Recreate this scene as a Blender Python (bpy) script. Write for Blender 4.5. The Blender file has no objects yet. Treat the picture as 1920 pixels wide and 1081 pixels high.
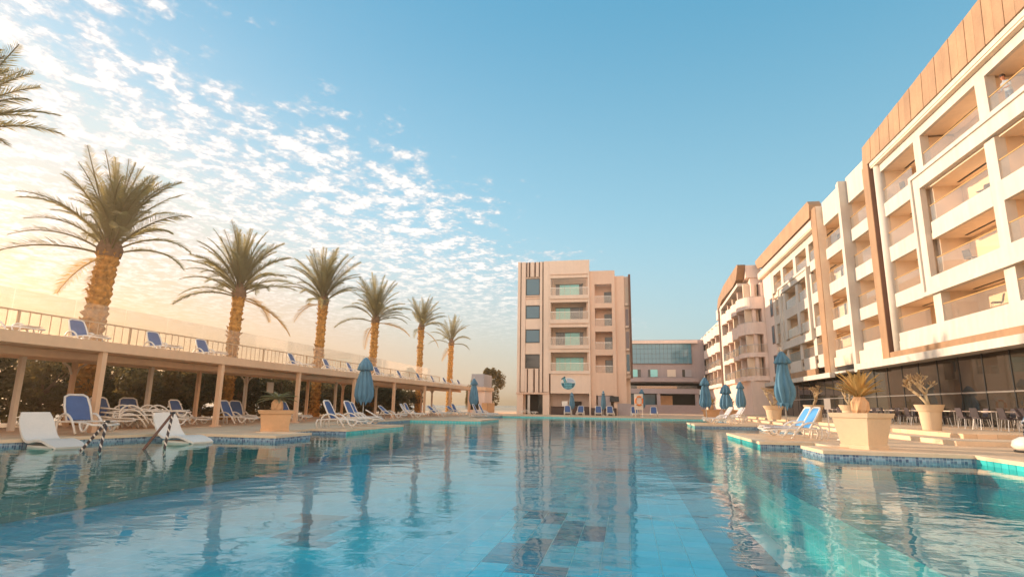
import bpy, bmesh, math, random
from mathutils import Vector, Matrix, noise
from mathutils.geometry import tessellate_polygon
rad = math.radians
random.seed(7)
sc = bpy.context.scene
col = sc.collection

# ------------------------------------------------------------------ camera
CAM_H = 1.05
FPX, YAW, PITCH, ROLL = 1083.8, rad(-11.173), rad(11.389), rad(0.760)
_fw = Vector((math.sin(YAW)*math.cos(PITCH), math.cos(YAW)*math.cos(PITCH), math.sin(PITCH)))
_r = Vector((math.cos(YAW), -math.sin(YAW), 0)); _u = _r.cross(_fw)
_r2 = _r*math.cos(ROLL) + _u*math.sin(ROLL); _u2 = -_r*math.sin(ROLL) + _u*math.cos(ROLL)
cam = bpy.data.cameras.new('camera'); cam_o = bpy.data.objects.new('camera', cam); col.objects.link(cam_o)
cam.sensor_width = 36; cam.lens = 36*FPX/1920; cam.clip_start = 0.05; cam.clip_end = 9000
m = Matrix((( _r2.x, _u2.x, -_fw.x), (_r2.y, _u2.y, -_fw.y), (_r2.z, _u2.z, -_fw.z))).to_4x4()
m.translation = (0, 0, CAM_H); cam_o.matrix_world = m
sc.camera = cam_o
def ray(px, py):
    return _fw*FPX + _r2*(px-960) - _u2*(py-540.5)
def onz(px, py, z=0.0):
    d = ray(px, py); t = (z-CAM_H)/d.z; return Vector((d.x*t, d.y*t, z))
def onx(px, py, X):
    d = ray(px, py); t = X/d.x; return Vector((X, d.y*t, CAM_H+d.z*t))
def ony(px, py, Y):
    d = ray(px, py); t = Y/d.y; return Vector((d.x*t, Y, CAM_H+d.z*t))

# ------------------------------------------------------------------ light
SUN_EL, SUN_AZ = rad(10.5), rad(-70)        # azimuth from +Y towards +X
SKY_STRENGTH = 0.15
w = bpy.data.worlds.new('World'); sc.world = w; w.use_nodes = True
N = w.node_tree.nodes; L = w.node_tree.links; N.clear()
def wn(t, **k):
    n = N.new(t)
    for a, b in k.items(): setattr(n, a, b)
    return n
def wmath(op, a, b=None, c=None, clamp=False):
    n = wn('ShaderNodeMath', operation=op, use_clamp=clamp)
    for i, v in enumerate((a, b, c)):
        if v is None: continue
        if isinstance(v, (int, float)): n.inputs[i].default_value = v
        else: L.new(v, n.inputs[i])
    return n.outputs[0]
def wramp(x, lo, hi):
    n = wn('ShaderNodeMapRange', interpolation_type='SMOOTHSTEP'); L.new(x, n.inputs[0])
    n.inputs[1].default_value = lo; n.inputs[2].default_value = hi; return n.outputs[0]
def wmix(fac, a, b, mode='MIX'):
    n = wn('ShaderNodeMix', data_type='RGBA', blend_type=mode)
    for i, v in ((0, fac), (6, a), (7, b)):
        if isinstance(v, (int, float)): n.inputs[i].default_value = v
        elif isinstance(v, tuple): n.inputs[i].default_value = (*v, 1)
        else: L.new(v, n.inputs[i])
    return n.outputs[2]
sky = wn('ShaderNodeTexSky', sky_type='NISHITA', sun_disc=False, sun_elevation=SUN_EL, sun_rotation=SUN_AZ,
         altitude=0, air_density=1.0, dust_density=1.2, ozone_density=1.6)
tc = wn('ShaderNodeTexCoord'); sep = wn('ShaderNodeSeparateXYZ'); L.new(tc.outputs['Generated'], sep.inputs[0])
dx, dy, dz = sep.outputs
zz = wmath('ADD', wmath('MAXIMUM', dz, 0.0), 0.035)
px_, py_ = wmath('DIVIDE', dx, zz), wmath('DIVIDE', dy, zz)
comb = wn('ShaderNodeCombineXYZ'); L.new(px_, comb.inputs[0]); L.new(py_, comb.inputs[1])
def wnoise(scale, detail, rough, vec, dist=0.0):
    n = wn('ShaderNodeTexNoise'); n.inputs['Scale'].default_value = scale; n.inputs['Detail'].default_value = detail
    n.inputs['Roughness'].default_value = rough; n.inputs['Distortion'].default_value = dist
    L.new(vec, n.inputs['Vector']); return n.outputs['Fac']
rot = wn('ShaderNodeMapping'); L.new(comb.outputs[0], rot.inputs[0]); rot.inputs['Rotation'].default_value = (0, 0, rad(28))
rot.inputs['Scale'].default_value = (1.12, 0.92, 1)
puff = wnoise(9.0, 6, 0.58, rot.outputs[0], 0.12)
fine = wnoise(34, 4, 0.6, rot.outputs[0])
big = wnoise(1.1, 3, 0.5, comb.outputs[0])
# the sheet of altocumulus ends along a straight line in its own plane
edge = wmath('SUBTRACT', wmath('ADD', wmath('MULTIPLY', wmath('SUBTRACT', py_, 1.2), 0.21), -0.50), px_)
edge = wmath('ADD', edge, wmath('MULTIPLY', wmath('SUBTRACT', big, 0.5), 2.2))
cover = wramp(edge, -0.65, 0.95)
dens = wmath('ADD', wmath('MULTIPLY', puff, 0.8), wmath('MULTIPLY', fine, 0.2))
thr = wmath('SUBTRACT', 0.80, wmath('MULTIPLY', cover, 0.395))
cl = wmath('SUBTRACT', dens, thr)
cloud = wramp(cl, -0.02, 0.20)
cloud = wmath('MULTIPLY', cloud, wramp(dz, 0.07, 0.25))
cloud = wmath('MULTIPLY', cloud, wramp(cover, 0.0, 0.25))
shade = wramp(wmath('ADD', cl, wmath('MULTIPLY', wmath('SUBTRACT', fine, 0.5), 0.35)), 0.02, 0.22)
lit = wmix(shade, (2.2, 2.1, 2.15), (3.5, 3.2, 2.95))
# sun-side veil of high haze close to the horizon
sx, sy = math.sin(SUN_AZ), math.cos(SUN_AZ)
az = wmath('ADD', wmath('MULTIPLY', dx, sx), wmath('MULTIPLY', dy, sy))
side = wramp(az, 0.05, 0.95)
low = wmath('SUBTRACT', 1.0, wramp(dz, 0.0, 0.36))
veil = wmath('MULTIPLY', wmath('POWER', low, 1.5), wmath('ADD', wmath('MULTIPLY', side, 0.75), 0.22))
cap = wn('ShaderNodeVectorMath', operation='MINIMUM'); L.new(sky.outputs[0], cap.inputs[0]); cap.inputs[1].default_value = (5.0, 5.0, 5.0)
airy = wmix(wramp(dz, 0.0, 0.75), (1.15, 1.95, 2.15), (0.17, 0.98, 1.56))
base = wmix(0.8, cap.outputs[0], airy)
base = wmix(veil, base, (2.1, 1.35, 0.85))
# unseen bright warm haze behind the camera, added to lift the shaded walls
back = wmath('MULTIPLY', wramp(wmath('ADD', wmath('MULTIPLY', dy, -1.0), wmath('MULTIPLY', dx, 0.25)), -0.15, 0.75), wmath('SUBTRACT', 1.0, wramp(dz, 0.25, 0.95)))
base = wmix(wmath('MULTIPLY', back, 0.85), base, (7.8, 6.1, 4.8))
glow = wramp(az, 0.60, 1.02)
base = wmix(wmath('MULTIPLY', glow, wmath('MULTIPLY', wramp(dz, 0.55, 0.0), 0.75)), base, (2.8, 1.7, 0.7))
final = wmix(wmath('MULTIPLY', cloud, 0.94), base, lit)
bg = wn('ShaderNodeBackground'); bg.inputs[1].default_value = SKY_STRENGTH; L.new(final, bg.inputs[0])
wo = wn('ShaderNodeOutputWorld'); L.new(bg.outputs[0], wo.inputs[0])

sun = bpy.data.lights.new('sun', 'SUN'); sun.energy = 2.7; sun.angle = rad(0.6); sun.color = (1.0, 0.77, 0.55)
sun_o = bpy.data.objects.new('sun', sun); col.objects.link(sun_o)
_sd = Vector((math.sin(SUN_AZ)*math.cos(SUN_EL), math.cos(SUN_AZ)*math.cos(SUN_EL), math.sin(SUN_EL)))
sun_o.rotation_euler = _sd.to_track_quat('Z', 'Y').to_euler(); sun_o.location = _sd*200

sc.view_settings.view_transform = 'Standard'; sc.view_settings.look = 'None'
sc.view_settings.exposure = 1.36; sc.view_settings.gamma = 1.0; sc.view_settings.use_curve_mapping = False
sc.render.engine = 'CYCLES'
sc.cycles.use_denoising = True
sc.cycles.max_bounces = 8; sc.cycles.transparent_max_bounces = 24; sc.cycles.glossy_bounces = 4; sc.cycles.diffuse_bounces = 4
sc.cycles.sample_clamp_indirect = 6.0; sc.cycles.caustics_reflective = False; sc.cycles.caustics_refractive = False

# ------------------------------------------------------------------ helpers
WM = {}
def reg(o, parent=None, mw=None):
    col.objects.link(o)
    o.matrix_basis = mw if mw is not None else Matrix()
    WM[o.name] = o.matrix_basis.copy()
    if parent is not None:
        o.parent = parent; o.matrix_parent_inverse = WM[parent.name].inverted()
    return o
def tag(o, label=None, cat=None, group=None, kind=None):
    if label: o['label'] = label
    if cat: o['category'] = cat
    if group: o['group'] = group
    if kind: o['kind'] = kind
    return o
def thing(name, label, cat, loc=(0, 0, 0), rz=0.0, group=None):
    o = bpy.data.objects.new(name, None); o.empty_display_size = 0.2
    reg(o, None, Matrix.Translation(loc) @ Matrix.Rotation(rz, 4, 'Z'))
    return tag(o, label, cat, group)
def copy_tree(o, parent=None):
    c = o.copy(); col.objects.link(c)
    if parent is not None: c.parent = parent
    for ch in o.children: copy_tree(ch, c)
    return c
def place(proto, loc, rz=0.0, label=None, group=None, scale=1.0, first=False):
    o = proto if first else copy_tree(proto)
    o.matrix_basis = Matrix.Translation(loc) @ Matrix.Rotation(rz, 4, 'Z') @ Matrix.Scale(scale, 4)
    WM[o.name] = o.matrix_basis.copy()
    if label: o['label'] = label
    if group: o['group'] = group
    return o
class MB:
    def __init__(s): s.v = []; s.f = []
    def add(s, v, f):
        n = len(s.v); s.v += [tuple(p) for p in v]; s.f += [tuple(i+n for i in q) for q in f]; return s
    def box(s, x0, x1, y0, y1, z0, z1):
        v = [(x, y, z) for x in (x0, x1) for y in (y0, y1) for z in (z0, z1)]
        return s.add(v, [(0,1,3,2),(4,6,7,5),(0,4,5,1),(2,3,7,6),(0,2,6,4),(1,5,7,3)])
    def hexa(s, a, b):      # two quads a,b (4 pts each) joined
        return s.add(list(a)+list(b), [(0,3,2,1),(4,5,6,7),(0,1,5,4),(1,2,6,5),(2,3,7,6),(3,0,4,7)])
    def prism(s, poly, lo, hi, axis='z'):
        n = len(poly)
        def mp(p, h):
            return {'z': (p[0], p[1], h), 'y': (p[0], h, p[1]), 'x': (h, p[0], p[1])}[axis]
        v = [mp(p, lo) for p in poly]+[mp(p, hi) for p in poly]
        f = [tuple(range(n-1, -1, -1)), tuple(range(n, 2*n))]+[(i, (i+1) % n, n+(i+1) % n, n+i) for i in range(n)]
        return s.add(v, f)
    def tube(s, pts, r, n=7, caps=True):
        pts = [Vector(p) for p in pts]; k = len(pts)
        rs = r if isinstance(r, (list, tuple)) else [r]*k
        up = Vector((0, 0, 1)); v = []; prev = None
        for i, p in enumerate(pts):
            t = (pts[min(i+1, k-1)]-pts[max(i-1, 0)]).normalized()
            if prev is None:
                a = t.cross(up if abs(t.z) < 0.95 else Vector((1, 0, 0))).normalized()
            else:
                a = (prev - t*prev.dot(t)).normalized()
            prev = a; b = t.cross(a)
            for j in range(n):
                q = 2*math.pi*j/n; v.append(p+(a*math.cos(q)+b*math.sin(q))*rs[i])
        f = [(i*n+j, i*n+(j+1) % n, (i+1)*n+(j+1) % n, (i+1)*n+j) for i in range(k-1) for j in range(n)]
        if caps: f += [tuple(range(n-1, -1, -1)), tuple(range((k-1)*n, k*n))]
        return s.add(v, f)
    def lathe(s, prof, n=16, c=(0, 0, 0), fn=None):
        v = []
        for (r, z) in prof:
            for j in range(n):
                a = 2*math.pi*j/n; rr = r if fn is None else fn(r, z, a)
                v.append((c[0]+rr*math.cos(a), c[1]+rr*math.sin(a), c[2]+z))
        k = len(prof)
        f = [(i*n+j, i*n+(j+1) % n, (i+1)*n+(j+1) % n, (i+1)*n+j) for i in range(k-1) for j in range(n)]
        f += [tuple(range(n-1, -1, -1)), tuple(range((k-1)*n, k*n))]
        return s.add(v, f)
    def mesh(s, name, mt, smooth=False):
        me = bpy.data.meshes.new(name); me.from_pydata(s.v, [], s.f)
        for mm in (mt if isinstance(mt, (list, tuple)) else [mt]): me.materials.append(mm)
        if smooth:
            me.polygons.foreach_set('use_smooth', [True]*len(me.polygons))
        me.update(); return me
    def build(s, name, mt, parent=None, smooth=False):
        return reg(bpy.data.objects.new(name, s.mesh(name, mt, smooth)), parent)
_cube = {}
def bp(parent, name, x0, x1, y0, y1, z0, z1, mt):
    """one box-shaped part, sharing a bevel-edged unit block per material"""
    if mt.name not in _cube:
        _cube[mt.name] = MB().box(-.5, .5, -.5, .5, -.5, .5).mesh('block', mt)
    M = Matrix.Translation(((x0+x1)/2, (y0+y1)/2, (z0+z1)/2)) @ Matrix.Diagonal((abs(x1-x0), abs(y1-y0), abs(z1-z0), 1))
    return reg(bpy.data.objects.new(name, _cube[mt.name]), parent, M)
def bez(p0, p1, p2, p3, n=10):
    out = []
    for i in range(n+1):
        t = i/n; a = (1-t)**3; b = 3*t*(1-t)**2; c = 3*t*t*(1-t); d = t**3
        out.append(tuple(a*p0[k]+b*p1[k]+c*p2[k]+d*p3[k] for k in range(3)))
    return out
def offset_poly(P, d):
    """offset a counter-clockwise polygon outwards by d"""
    n = len(P); out = []
    for i in range(n):
        a, b, c = Vector(P[i-1]), Vector(P[i]), Vector(P[(i+1) % n])
        e1 = (b-a).normalized(); e2 = (c-b).normalized()
        n1 = Vector((e1.y, -e1.x)); n2 = Vector((e2.y, -e2.x))
        k = 1+n1.dot(n2)
        q = b+(n1+n2)*(d/k) if k > 0.05 else b+n1*d
        out.append((q.x, q.y))
    return out

# ------------------------------------------------------------------ materials
def nm(t, nt, **k):
    n = nt.nodes.new(t)
    for a, b in k.items(): setattr(n, a, b)
    return n
def mat(name, c, rough=0.7, var=0.10, vs=0.6, bump=0.0, bs=25.0, metal=0.0, spec=0.4, streak=0.0, coat=0.0, island=0.0):
    mt = bpy.data.materials.new(name); mt.use_nodes = True; nt = mt.node_tree; lk = nt.links
    bs_ = nt.nodes['Principled BSDF']
    bs_.inputs['Roughness'].default_value = rough; bs_.inputs['Metallic'].default_value = metal
    bs_.inputs['Specular IOR Level'].default_value = spec; bs_.inputs['Coat Weight'].default_value = coat
    geo = nm('ShaderNodeNewGeometry', nt)
    def noi(scale, detail=4, stretch=None):
        n = nm('ShaderNodeTexNoise', nt); n.inputs['Scale'].default_value = scale; n.inputs['Detail'].default_value = detail
        if stretch:
            mp = nm('ShaderNodeMapping', nt); mp.inputs['Scale'].default_value = stretch
            lk.new(geo.outputs['Position'], mp.inputs[0]); lk.new(mp.outputs[0], n.inputs['Vector'])
        else: lk.new(geo.outputs['Position'], n.inputs['Vector'])
        return n.outputs['Fac']
    cur = None
    def mulby(fac, lo, hi):
        nonlocal cur
        mr = nm('ShaderNodeMapRange', nt); lk.new(fac, mr.inputs[0])
        mr.inputs[1].default_value = 0.3; mr.inputs[2].default_value = 0.7; mr.inputs[3].default_value = lo; mr.inputs[4].default_value = hi
        mx = nm('ShaderNodeMix', nt, data_type='RGBA', blend_type='MULTIPLY'); mx.inputs[0].default_value = 1
        if cur is None: mx.inputs[6].default_value = (*c, 1)
        else: lk.new(cur, mx.inputs[6])
        lk.new(mr.outputs[0], mx.inputs[7]); cur = mx.outputs[2]
    if var: mulby(noi(vs), 1-var, 1+var*0.6); mulby(noi(vs*9, 3), 1-var*0.5, 1+var*0.3)
    if streak: mulby(noi(1.0, 5, (2.6, 2.6, 0.22)), 1-streak, 1+streak*0.15)
    if island:
        mr = nm('ShaderNodeMapRange', nt); oi = nm('ShaderNodeObjectInfo', nt); lk.new(oi.outputs['Random'], mr.inputs[0])
        mr.inputs[3].default_value = 1-island; mr.inputs[4].default_value = 1+island
        mx = nm('ShaderNodeMix', nt, data_type='RGBA', blend_type='MULTIPLY'); mx.inputs[0].default_value = 1
        if cur is None: mx.inputs[6].default_value = (*c, 1)
        else: lk.new(cur, mx.inputs[6])
        lk.new(mr.outputs[0], mx.inputs[7]); cur = mx.outputs[2]
    if cur is None: bs_.inputs['Base Color'].default_value = (*c, 1)
    else: lk.new(cur, bs_.inputs['Base Color'])
    if bump:
        b = nm('ShaderNodeBump', nt); b.inputs['Strength'].default_value = bump; b.inputs['Distance'].default_value = 0.02
        lk.new(noi(bs, 5), b.inputs['Height']); lk.new(b.outputs[0], bs_.inputs['Normal'])
    return mt
WHITE = mat('white_render', (0.68, 0.615, 0.54), 0.8, 0.06, 0.4, 0.15, 30, streak=0.13)
PEACH = mat('peach_render', (0.88, 0.70, 0.53), 0.85, 0.07, 0.3, 0.15, 30, streak=0.06)
ORANGE = mat('orange_render', (0.92, 0.69, 0.46), 0.85, 0.07, 0.3, 0.15, 30)
ROSE = mat('rose_render', (0.90, 0.71, 0.61), 0.85, 0.06, 0.3, 0.15, 30, streak=0.08)
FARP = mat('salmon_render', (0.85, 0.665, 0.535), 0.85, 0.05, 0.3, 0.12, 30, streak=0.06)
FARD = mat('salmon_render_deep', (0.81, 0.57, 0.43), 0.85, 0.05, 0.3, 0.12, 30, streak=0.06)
MAUVE = mat('mauve_render', (0.44, 0.37, 0.37), 0.85, 0.07, 0.3, 0.12, 30, streak=0.08)
WOOD = mat('cladding_wood', (0.43, 0.25, 0.135), 0.55, 0.14, 0.8, 0.2, 12, streak=0.10, island=0.10)
WOODD = mat('dark_wood', (0.15, 0.07, 0.045), 0.5, 0.15, 0.8)
GOLD = mat('brass_rail', (0.70, 0.42, 0.14), 0.35, 0.05, 1, metal=0.6)
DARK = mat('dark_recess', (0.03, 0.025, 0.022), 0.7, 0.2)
BLACKF = mat('black_frame', (0.025, 0.028, 0.03), 0.4, 0.1)
CURT = mat('white_door_panel', (0.86, 0.80, 0.72), 0.5, 0.05, 2)
DECK = None
PERG = mat('pergola_paint', (0.84, 0.54, 0.34), 0.6, 0.08, 0.5, 0.1, 30, streak=0.06)
PERGW = mat('white_post_paint', (0.78, 0.66, 0.54), 0.55, 0.05, 0.5)
PLAST = mat('white_plastic', (0.82, 0.74, 0.65), 0.4, 0.05, 2, island=0.04)
SLING = mat('blue_sling', (0.07, 0.13, 0.29), 0.75, 0.12, 3, 0.3, 300, island=0.15)
SLINGL = mat('pale_sling', (0.55, 0.52, 0.55), 0.75, 0.10, 3, 0.3, 300)
SKYSL = mat('bright_blue_sling', (0.10, 0.36, 0.72), 0.7, 0.08, 3, 0.3, 300)
FADED = mat('faded_sling', (0.15, 0.18, 0.30), 0.75, 0.12, 3, 0.3, 300, island=0.2)
CLOTH = mat('parasol_cloth', (0.13, 0.28, 0.39), 0.85, 0.16, 2.2, 0.4, 40, island=0.10)
CLOTHL = mat('parasol_lining', (0.62, 0.66, 0.66), 0.8, 0.10, 4)
TERRA = mat('terracotta', (0.72, 0.42, 0.22), 0.85, 0.10, 1.2, 0.2, 40)
STONE = mat('cream_planter', (0.68, 0.52, 0.35), 0.85, 0.07, 1.2, 0.2, 40)
SOIL = mat('soil', (0.10, 0.065, 0.04), 0.95, 0.2, 6, 0.5, 30)
TRUNK = mat('palm_trunk', (0.55, 0.27, 0.065), 0.9, 0.50, 5.0, 1.0, 22)
FROND = mat('palm_frond', (0.27, 0.245, 0.15), 0.6, 0.25, 1.5, island=0.25)
FRONDO = mat('dry_frond', (0.66, 0.42, 0.15), 0.6, 0.2, 2.0, island=0.2)
LEAF = mat('shrub_leaf', (0.060, 0.060, 0.020), 0.55, 0.35, 1.6)
LEAFB = mat('hedge_leaf', (0.17, 0.135, 0.055), 0.6, 0.35, 1.2)
BARK = mat('bark', (0.22, 0.13, 0.075), 0.9, 0.25, 4, 0.5, 20)
CACT = mat('succulent', (0.58, 0.42, 0.24), 0.8, 0.2, 6, 0.3, 30)
STEEL = mat('brushed_steel', (0.62, 0.60, 0.58), 0.28, 0.05, 3, metal=0.9)
CHAIR = mat('dark_chair', (0.06, 0.045, 0.05), 0.6, 0.2, 2, island=0.3)
TABLE = mat('pale_table_top', (0.78, 0.60, 0.48), 0.5, 0.06, 3)
LIFER = mat('orange_ring', (0.85, 0.24, 0.05), 0.5, 0.05, 3)
GREYP = mat('grey_screen', (0.42, 0.40, 0.42), 0.6, 0.08, 1)
COUNTER = mat('bar_counter', (0.07, 0.04, 0.035), 0.4, 0.2, 2)
COPING = mat('coping_stone', (0.82, 0.60, 0.40), 0.75, 0.08, 1.2, 0.2, 40)
RAILM = mat('terrace_rail_paint', (0.58, 0.42, 0.27), 0.5, 0.1, 2)
def leafy(mt, amount, c):
    nt = mt.node_tree; lk = nt.links; out = nt.nodes['Material Output']; bs_ = nt.nodes['Principled BSDF']
    tl = nm('ShaderNodeBsdfTranslucent', nt); tl.inputs[0].default_value = (*c, 1); ms = nm('ShaderNodeMixShader', nt); ms.inputs[0].default_value = amount
    lk.new(bs_.outputs[0], ms.inputs[1]); lk.new(tl.outputs[0], ms.inputs[2]); lk.new(ms.outputs[0], out.inputs[0])
leafy(FROND, 0.42, (0.46, 0.36, 0.11)); leafy(FRONDO, 0.3, (0.7, 0.4, 0.1)); leafy(LEAF, 0.3, (0.16, 0.13, 0.03)); leafy(LEAFB, 0.3, (0.30, 0.20, 0.06)); leafy(CLOTH, 0.15, (0.08, 0.26, 0.40))
def glass_mat(name, tint, op, refl, rough=0.02):
    """thin glass: a share of the light goes straight through, the rest is body tint and mirror reflection"""
    mt = bpy.data.materials.new(name); mt.use_nodes = True; nt = mt.node_tree; nt.nodes.clear(); lk = nt.links
    out = nm('ShaderNodeOutputMaterial', nt); tr = nm('ShaderNodeBsdfTransparent', nt); tr.inputs[0].default_value = (*tint, 1)
    df = nm('ShaderNodeBsdfDiffuse', nt); df.inputs[0].default_value = (*tint, 1)
    gl = nm('ShaderNodeBsdfGlossy', nt); gl.inputs['Roughness'].default_value = rough
    m1 = nm('ShaderNodeMixShader', nt); m1.inputs[0].default_value = op; lk.new(tr.outputs[0], m1.inputs[1]); lk.new(df.outputs[0], m1.inputs[2])
    fr = nm('ShaderNodeFresnel', nt); gb_ = nm('ShaderNodeNewGeometry', nt); io = nm('ShaderNodeMapRange', nt)
    lk.new(gb_.outputs['Backfacing'], io.inputs[0]); io.inputs[3].default_value = 1.5; io.inputs[4].default_value = 1/1.5; lk.new(io.outputs[0], fr.inputs[0])
    mu = nm('ShaderNodeMath', nt, operation='MULTIPLY_ADD', use_clamp=True); lk.new(fr.outputs[0], mu.inputs[0]); mu.inputs[1].default_value = 1.0; mu.inputs[2].default_value = refl
    m2 = nm('ShaderNodeMixShader', nt); lk.new(mu.outputs[0], m2.inputs[0]); lk.new(m1.outputs[0], m2.inputs[1]); lk.new(gl.outputs[0], m2.inputs[2])
    lk.new(m2.outputs[0], out.inputs[0]); return mt
RAILG = glass_mat('rail_glass', (0.95, 0.92, 0.88), 0.07, 0.0)
SCREENG = glass_mat('windscreen_glass', (0.97, 0.96, 0.94), 0.06, 0.0)
WINLT = glass_mat('pale_teal_glass', (0.36, 0.86, 0.84), 0.97, 0.0, 0.06)  # sky reflection and curtain are put into the teal body colour
WINMD = glass_mat('blue_grey_glass', (0.06, 0.17, 0.24), 0.97, 0.02, 0.05)
WINDK = glass_mat('dark_glass', (0.035, 0.04, 0.045), 0.9, 0.03, 0.04)
SHOPG = glass_mat('shopfront_glass', (0.22, 0.18, 0.14), 0.2, 0.04, 0.02)
CURTW = glass_mat('curtain_wall_glass', (0.10, 0.27, 0.36), 0.97, 0.05, 0.05)

def deck_mat():
    mt = mat('deck_paving', (0.90, 0.61, 0.38), 0.75, 0.10, 0.35, 0.15, 40)
    nt = mt.node_tree; lk = nt.links; bs_ = nt.nodes['Principled BSDF']
    old = bs_.inputs['Base Color'].links[0].from_socket
    geo = nm('ShaderNodeNewGeometry', nt); br = nm('ShaderNodeTexBrick', nt); lk.new(geo.outputs['Position'], br.inputs['Vector'])
    br.offset = 0.0; br.inputs['Scale'].default_value = 1.0; br.inputs['Mortar Size'].default_value = 0.008; br.inputs['Brick Width'].default_value = 0.6; br.inputs['Row Height'].default_value = 0.6
    br.inputs['Color1'].default_value = (1, 1, 1, 1); br.inputs['Color2'].default_value = (0.88, 0.87, 0.86, 1); br.inputs['Mortar'].default_value = (0.62, 0.58, 0.54, 1)
    mx = nm('ShaderNodeMix', nt, data_type='RGBA', blend_type='MULTIPLY'); mx.inputs[0].default_value = 1
    lk.new(old, mx.inputs[6]); lk.new(br.outputs[0], mx.inputs[7]); lk.new(mx.outputs[2], bs_.inputs['Base Color']); return mt
DECK = deck_mat()
def tile_mat(name, c1, c2, size, mortar, rough=0.15, bias=0.0, msize=0.06):
    mt = bpy.data.materials.new(name); mt.use_nodes = True; nt = mt.node_tree; lk = nt.links; bs_ = nt.nodes['Principled BSDF']
    bs_.inputs['Roughness'].default_value = rough
    geo = nm('ShaderNodeNewGeometry', nt); sp = nm('ShaderNodeSeparateXYZ', nt); lk.new(geo.outputs['Position'], sp.inputs[0])
    # wrap x+y so that vertical faces of either direction get square tiles
    nx = nm('ShaderNodeSeparateXYZ', nt); lk.new(geo.outputs['True Normal'], nx.inputs[0])
    ab = nm('ShaderNodeMath', nt, operation='ABSOLUTE'); lk.new(nx.outputs[2], ab.inputs[0])
    gt = nm('ShaderNodeMath', nt, operation='GREATER_THAN'); lk.new(ab.outputs[0], gt.inputs[0]); gt.inputs[1].default_value = 0.5
    su = nm('ShaderNodeMath', nt, operation='ADD'); lk.new(sp.outputs[0], su.inputs[0]); lk.new(sp.outputs[1], su.inputs[1])
    c_w = nm('ShaderNodeCombineXYZ', nt); lk.new(su.outputs[0], c_w.inputs[0]); lk.new(sp.outputs[2], c_w.inputs[1])
    mv = nm('ShaderNodeMix', nt, data_type='VECTOR'); lk.new(gt.outputs[0], mv.inputs[0]); lk.new(c_w.outputs[0], mv.inputs[4]); lk.new(geo.outputs['Position'], mv.inputs[5])
    br = nm('ShaderNodeTexBrick', nt); lk.new(mv.outputs[1], br.inputs['Vector']); br.offset = 0.0
    br.inputs['Scale'].default_value = 1.0; br.inputs['Brick Width'].default_value = size; br.inputs['Row Height'].default_value = size
    br.inputs['Mortar Size'].default_value = size*msize; br.inputs['Bias'].default_value = bias
    br.inputs['Color1'].default_value = (*c1, 1); br.inputs['Color2'].default_value = (*c2, 1); br.inputs['Mortar'].default_value = (*mortar, 1)
    lk.new(br.outputs[0], bs_.inputs['Base Color']); return mt
MOSAIC = tile_mat('blue_mosaic', (0.035, 0.075, 0.17), (0.30, 0.44, 0.55), 0.062, (0.45, 0.52, 0.55), bias=0.1)
POOLT = tile_mat('turquoise_tile', (0.04, 0.50, 0.55), (0.06, 0.56, 0.60), 0.40, (0.50, 0.70, 0.70), msize=0.02)
POOLW = tile_mat('pool_side_tile', (0.16, 0.72, 0.66), (0.22, 0.78, 0.72), 0.22, (0.70, 0.82, 0.78), msize=0.05)
SHELF = tile_mat('shelf_tile', (0.07, 0.27, 0.38), (0.12, 0.36, 0.46), 0.20, (0.35, 0.48, 0.55), msize=0.05)
LEDGE = tile_mat('ledge_tile', (0.20, 0.34, 0.33), (0.25, 0.33, 0.31), 0.30, (0.60, 0.52, 0.44), msize=0.03)
def floor_mat():
    """pool floor past the single tiles: turquoise field with slate blocks laid in stepped patches"""
    mt = bpy.data.materials.new('pool_floor_pattern'); mt.use_nodes = True; nt = mt.node_tree; lk = nt.links; bs_ = nt.nodes['Principled BSDF']
    bs_.inputs['Roughness'].default_value = 0.3
    geo = nm('ShaderNodeNewGeometry', nt)
    sn = nm('ShaderNodeVectorMath', nt, operation='SNAP'); lk.new(geo.outputs['Position'], sn.inputs[0]); sn.inputs[1].default_value = (0.4, 0.4, 0.4)
    no = nm('ShaderNodeTexNoise', nt); lk.new(sn.outputs[0], no.inputs['Vector']); no.inputs['Scale'].default_value = 0.33; no.inputs['Detail'].default_value = 1.5
    st = nm('ShaderNodeMapRange', nt); lk.new(no.outputs['Fac'], st.inputs[0]); st.inputs[1].default_value = 0.62; st.inputs[2].default_value = 0.66
    sx_ = nm('ShaderNodeSeparateXYZ', nt); lk.new(sn.outputs[0], sx_.inputs[0]); g1 = nm('ShaderNodeMath', nt, operation='GREATER_THAN'); lk.new(sx_.outputs[0], g1.inputs[0]); g1.inputs[1].default_value = 1.1
    mxx = nm('ShaderNodeMath', nt, operation='MAXIMUM'); lk.new(st.outputs[0], mxx.inputs[0]); lk.new(g1.outputs[0], mxx.inputs[1])
    mx = nm('ShaderNodeMix', nt, data_type='RGBA'); lk.new(mxx.outputs[0], mx.inputs[0]); mx.inputs[6].default_value = (0.008, 0.44, 0.58, 1); mx.inputs[7].default_value = (0.012, 0.15, 0.24, 1)
    br = nm('ShaderNodeTexBrick', nt); lk.new(geo.outputs['Position'], br.inputs['Vector']); br.offset = 0.0
    br.inputs['Scale'].default_value = 1.0; br.inputs['Brick Width'].default_value = 0.4; br.inputs['Row Height'].default_value = 0.4; br.inputs['Mortar Size'].default_value = 0.008
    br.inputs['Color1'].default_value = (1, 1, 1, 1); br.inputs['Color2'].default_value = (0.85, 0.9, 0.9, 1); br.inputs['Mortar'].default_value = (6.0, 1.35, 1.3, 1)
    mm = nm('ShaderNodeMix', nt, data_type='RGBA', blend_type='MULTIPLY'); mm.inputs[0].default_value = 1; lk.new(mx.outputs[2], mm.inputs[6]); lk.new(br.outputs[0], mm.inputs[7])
    lk.new(mm.outputs[2], bs_.inputs['Base Color']); return mt
PFLOOR = floor_mat()
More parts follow.
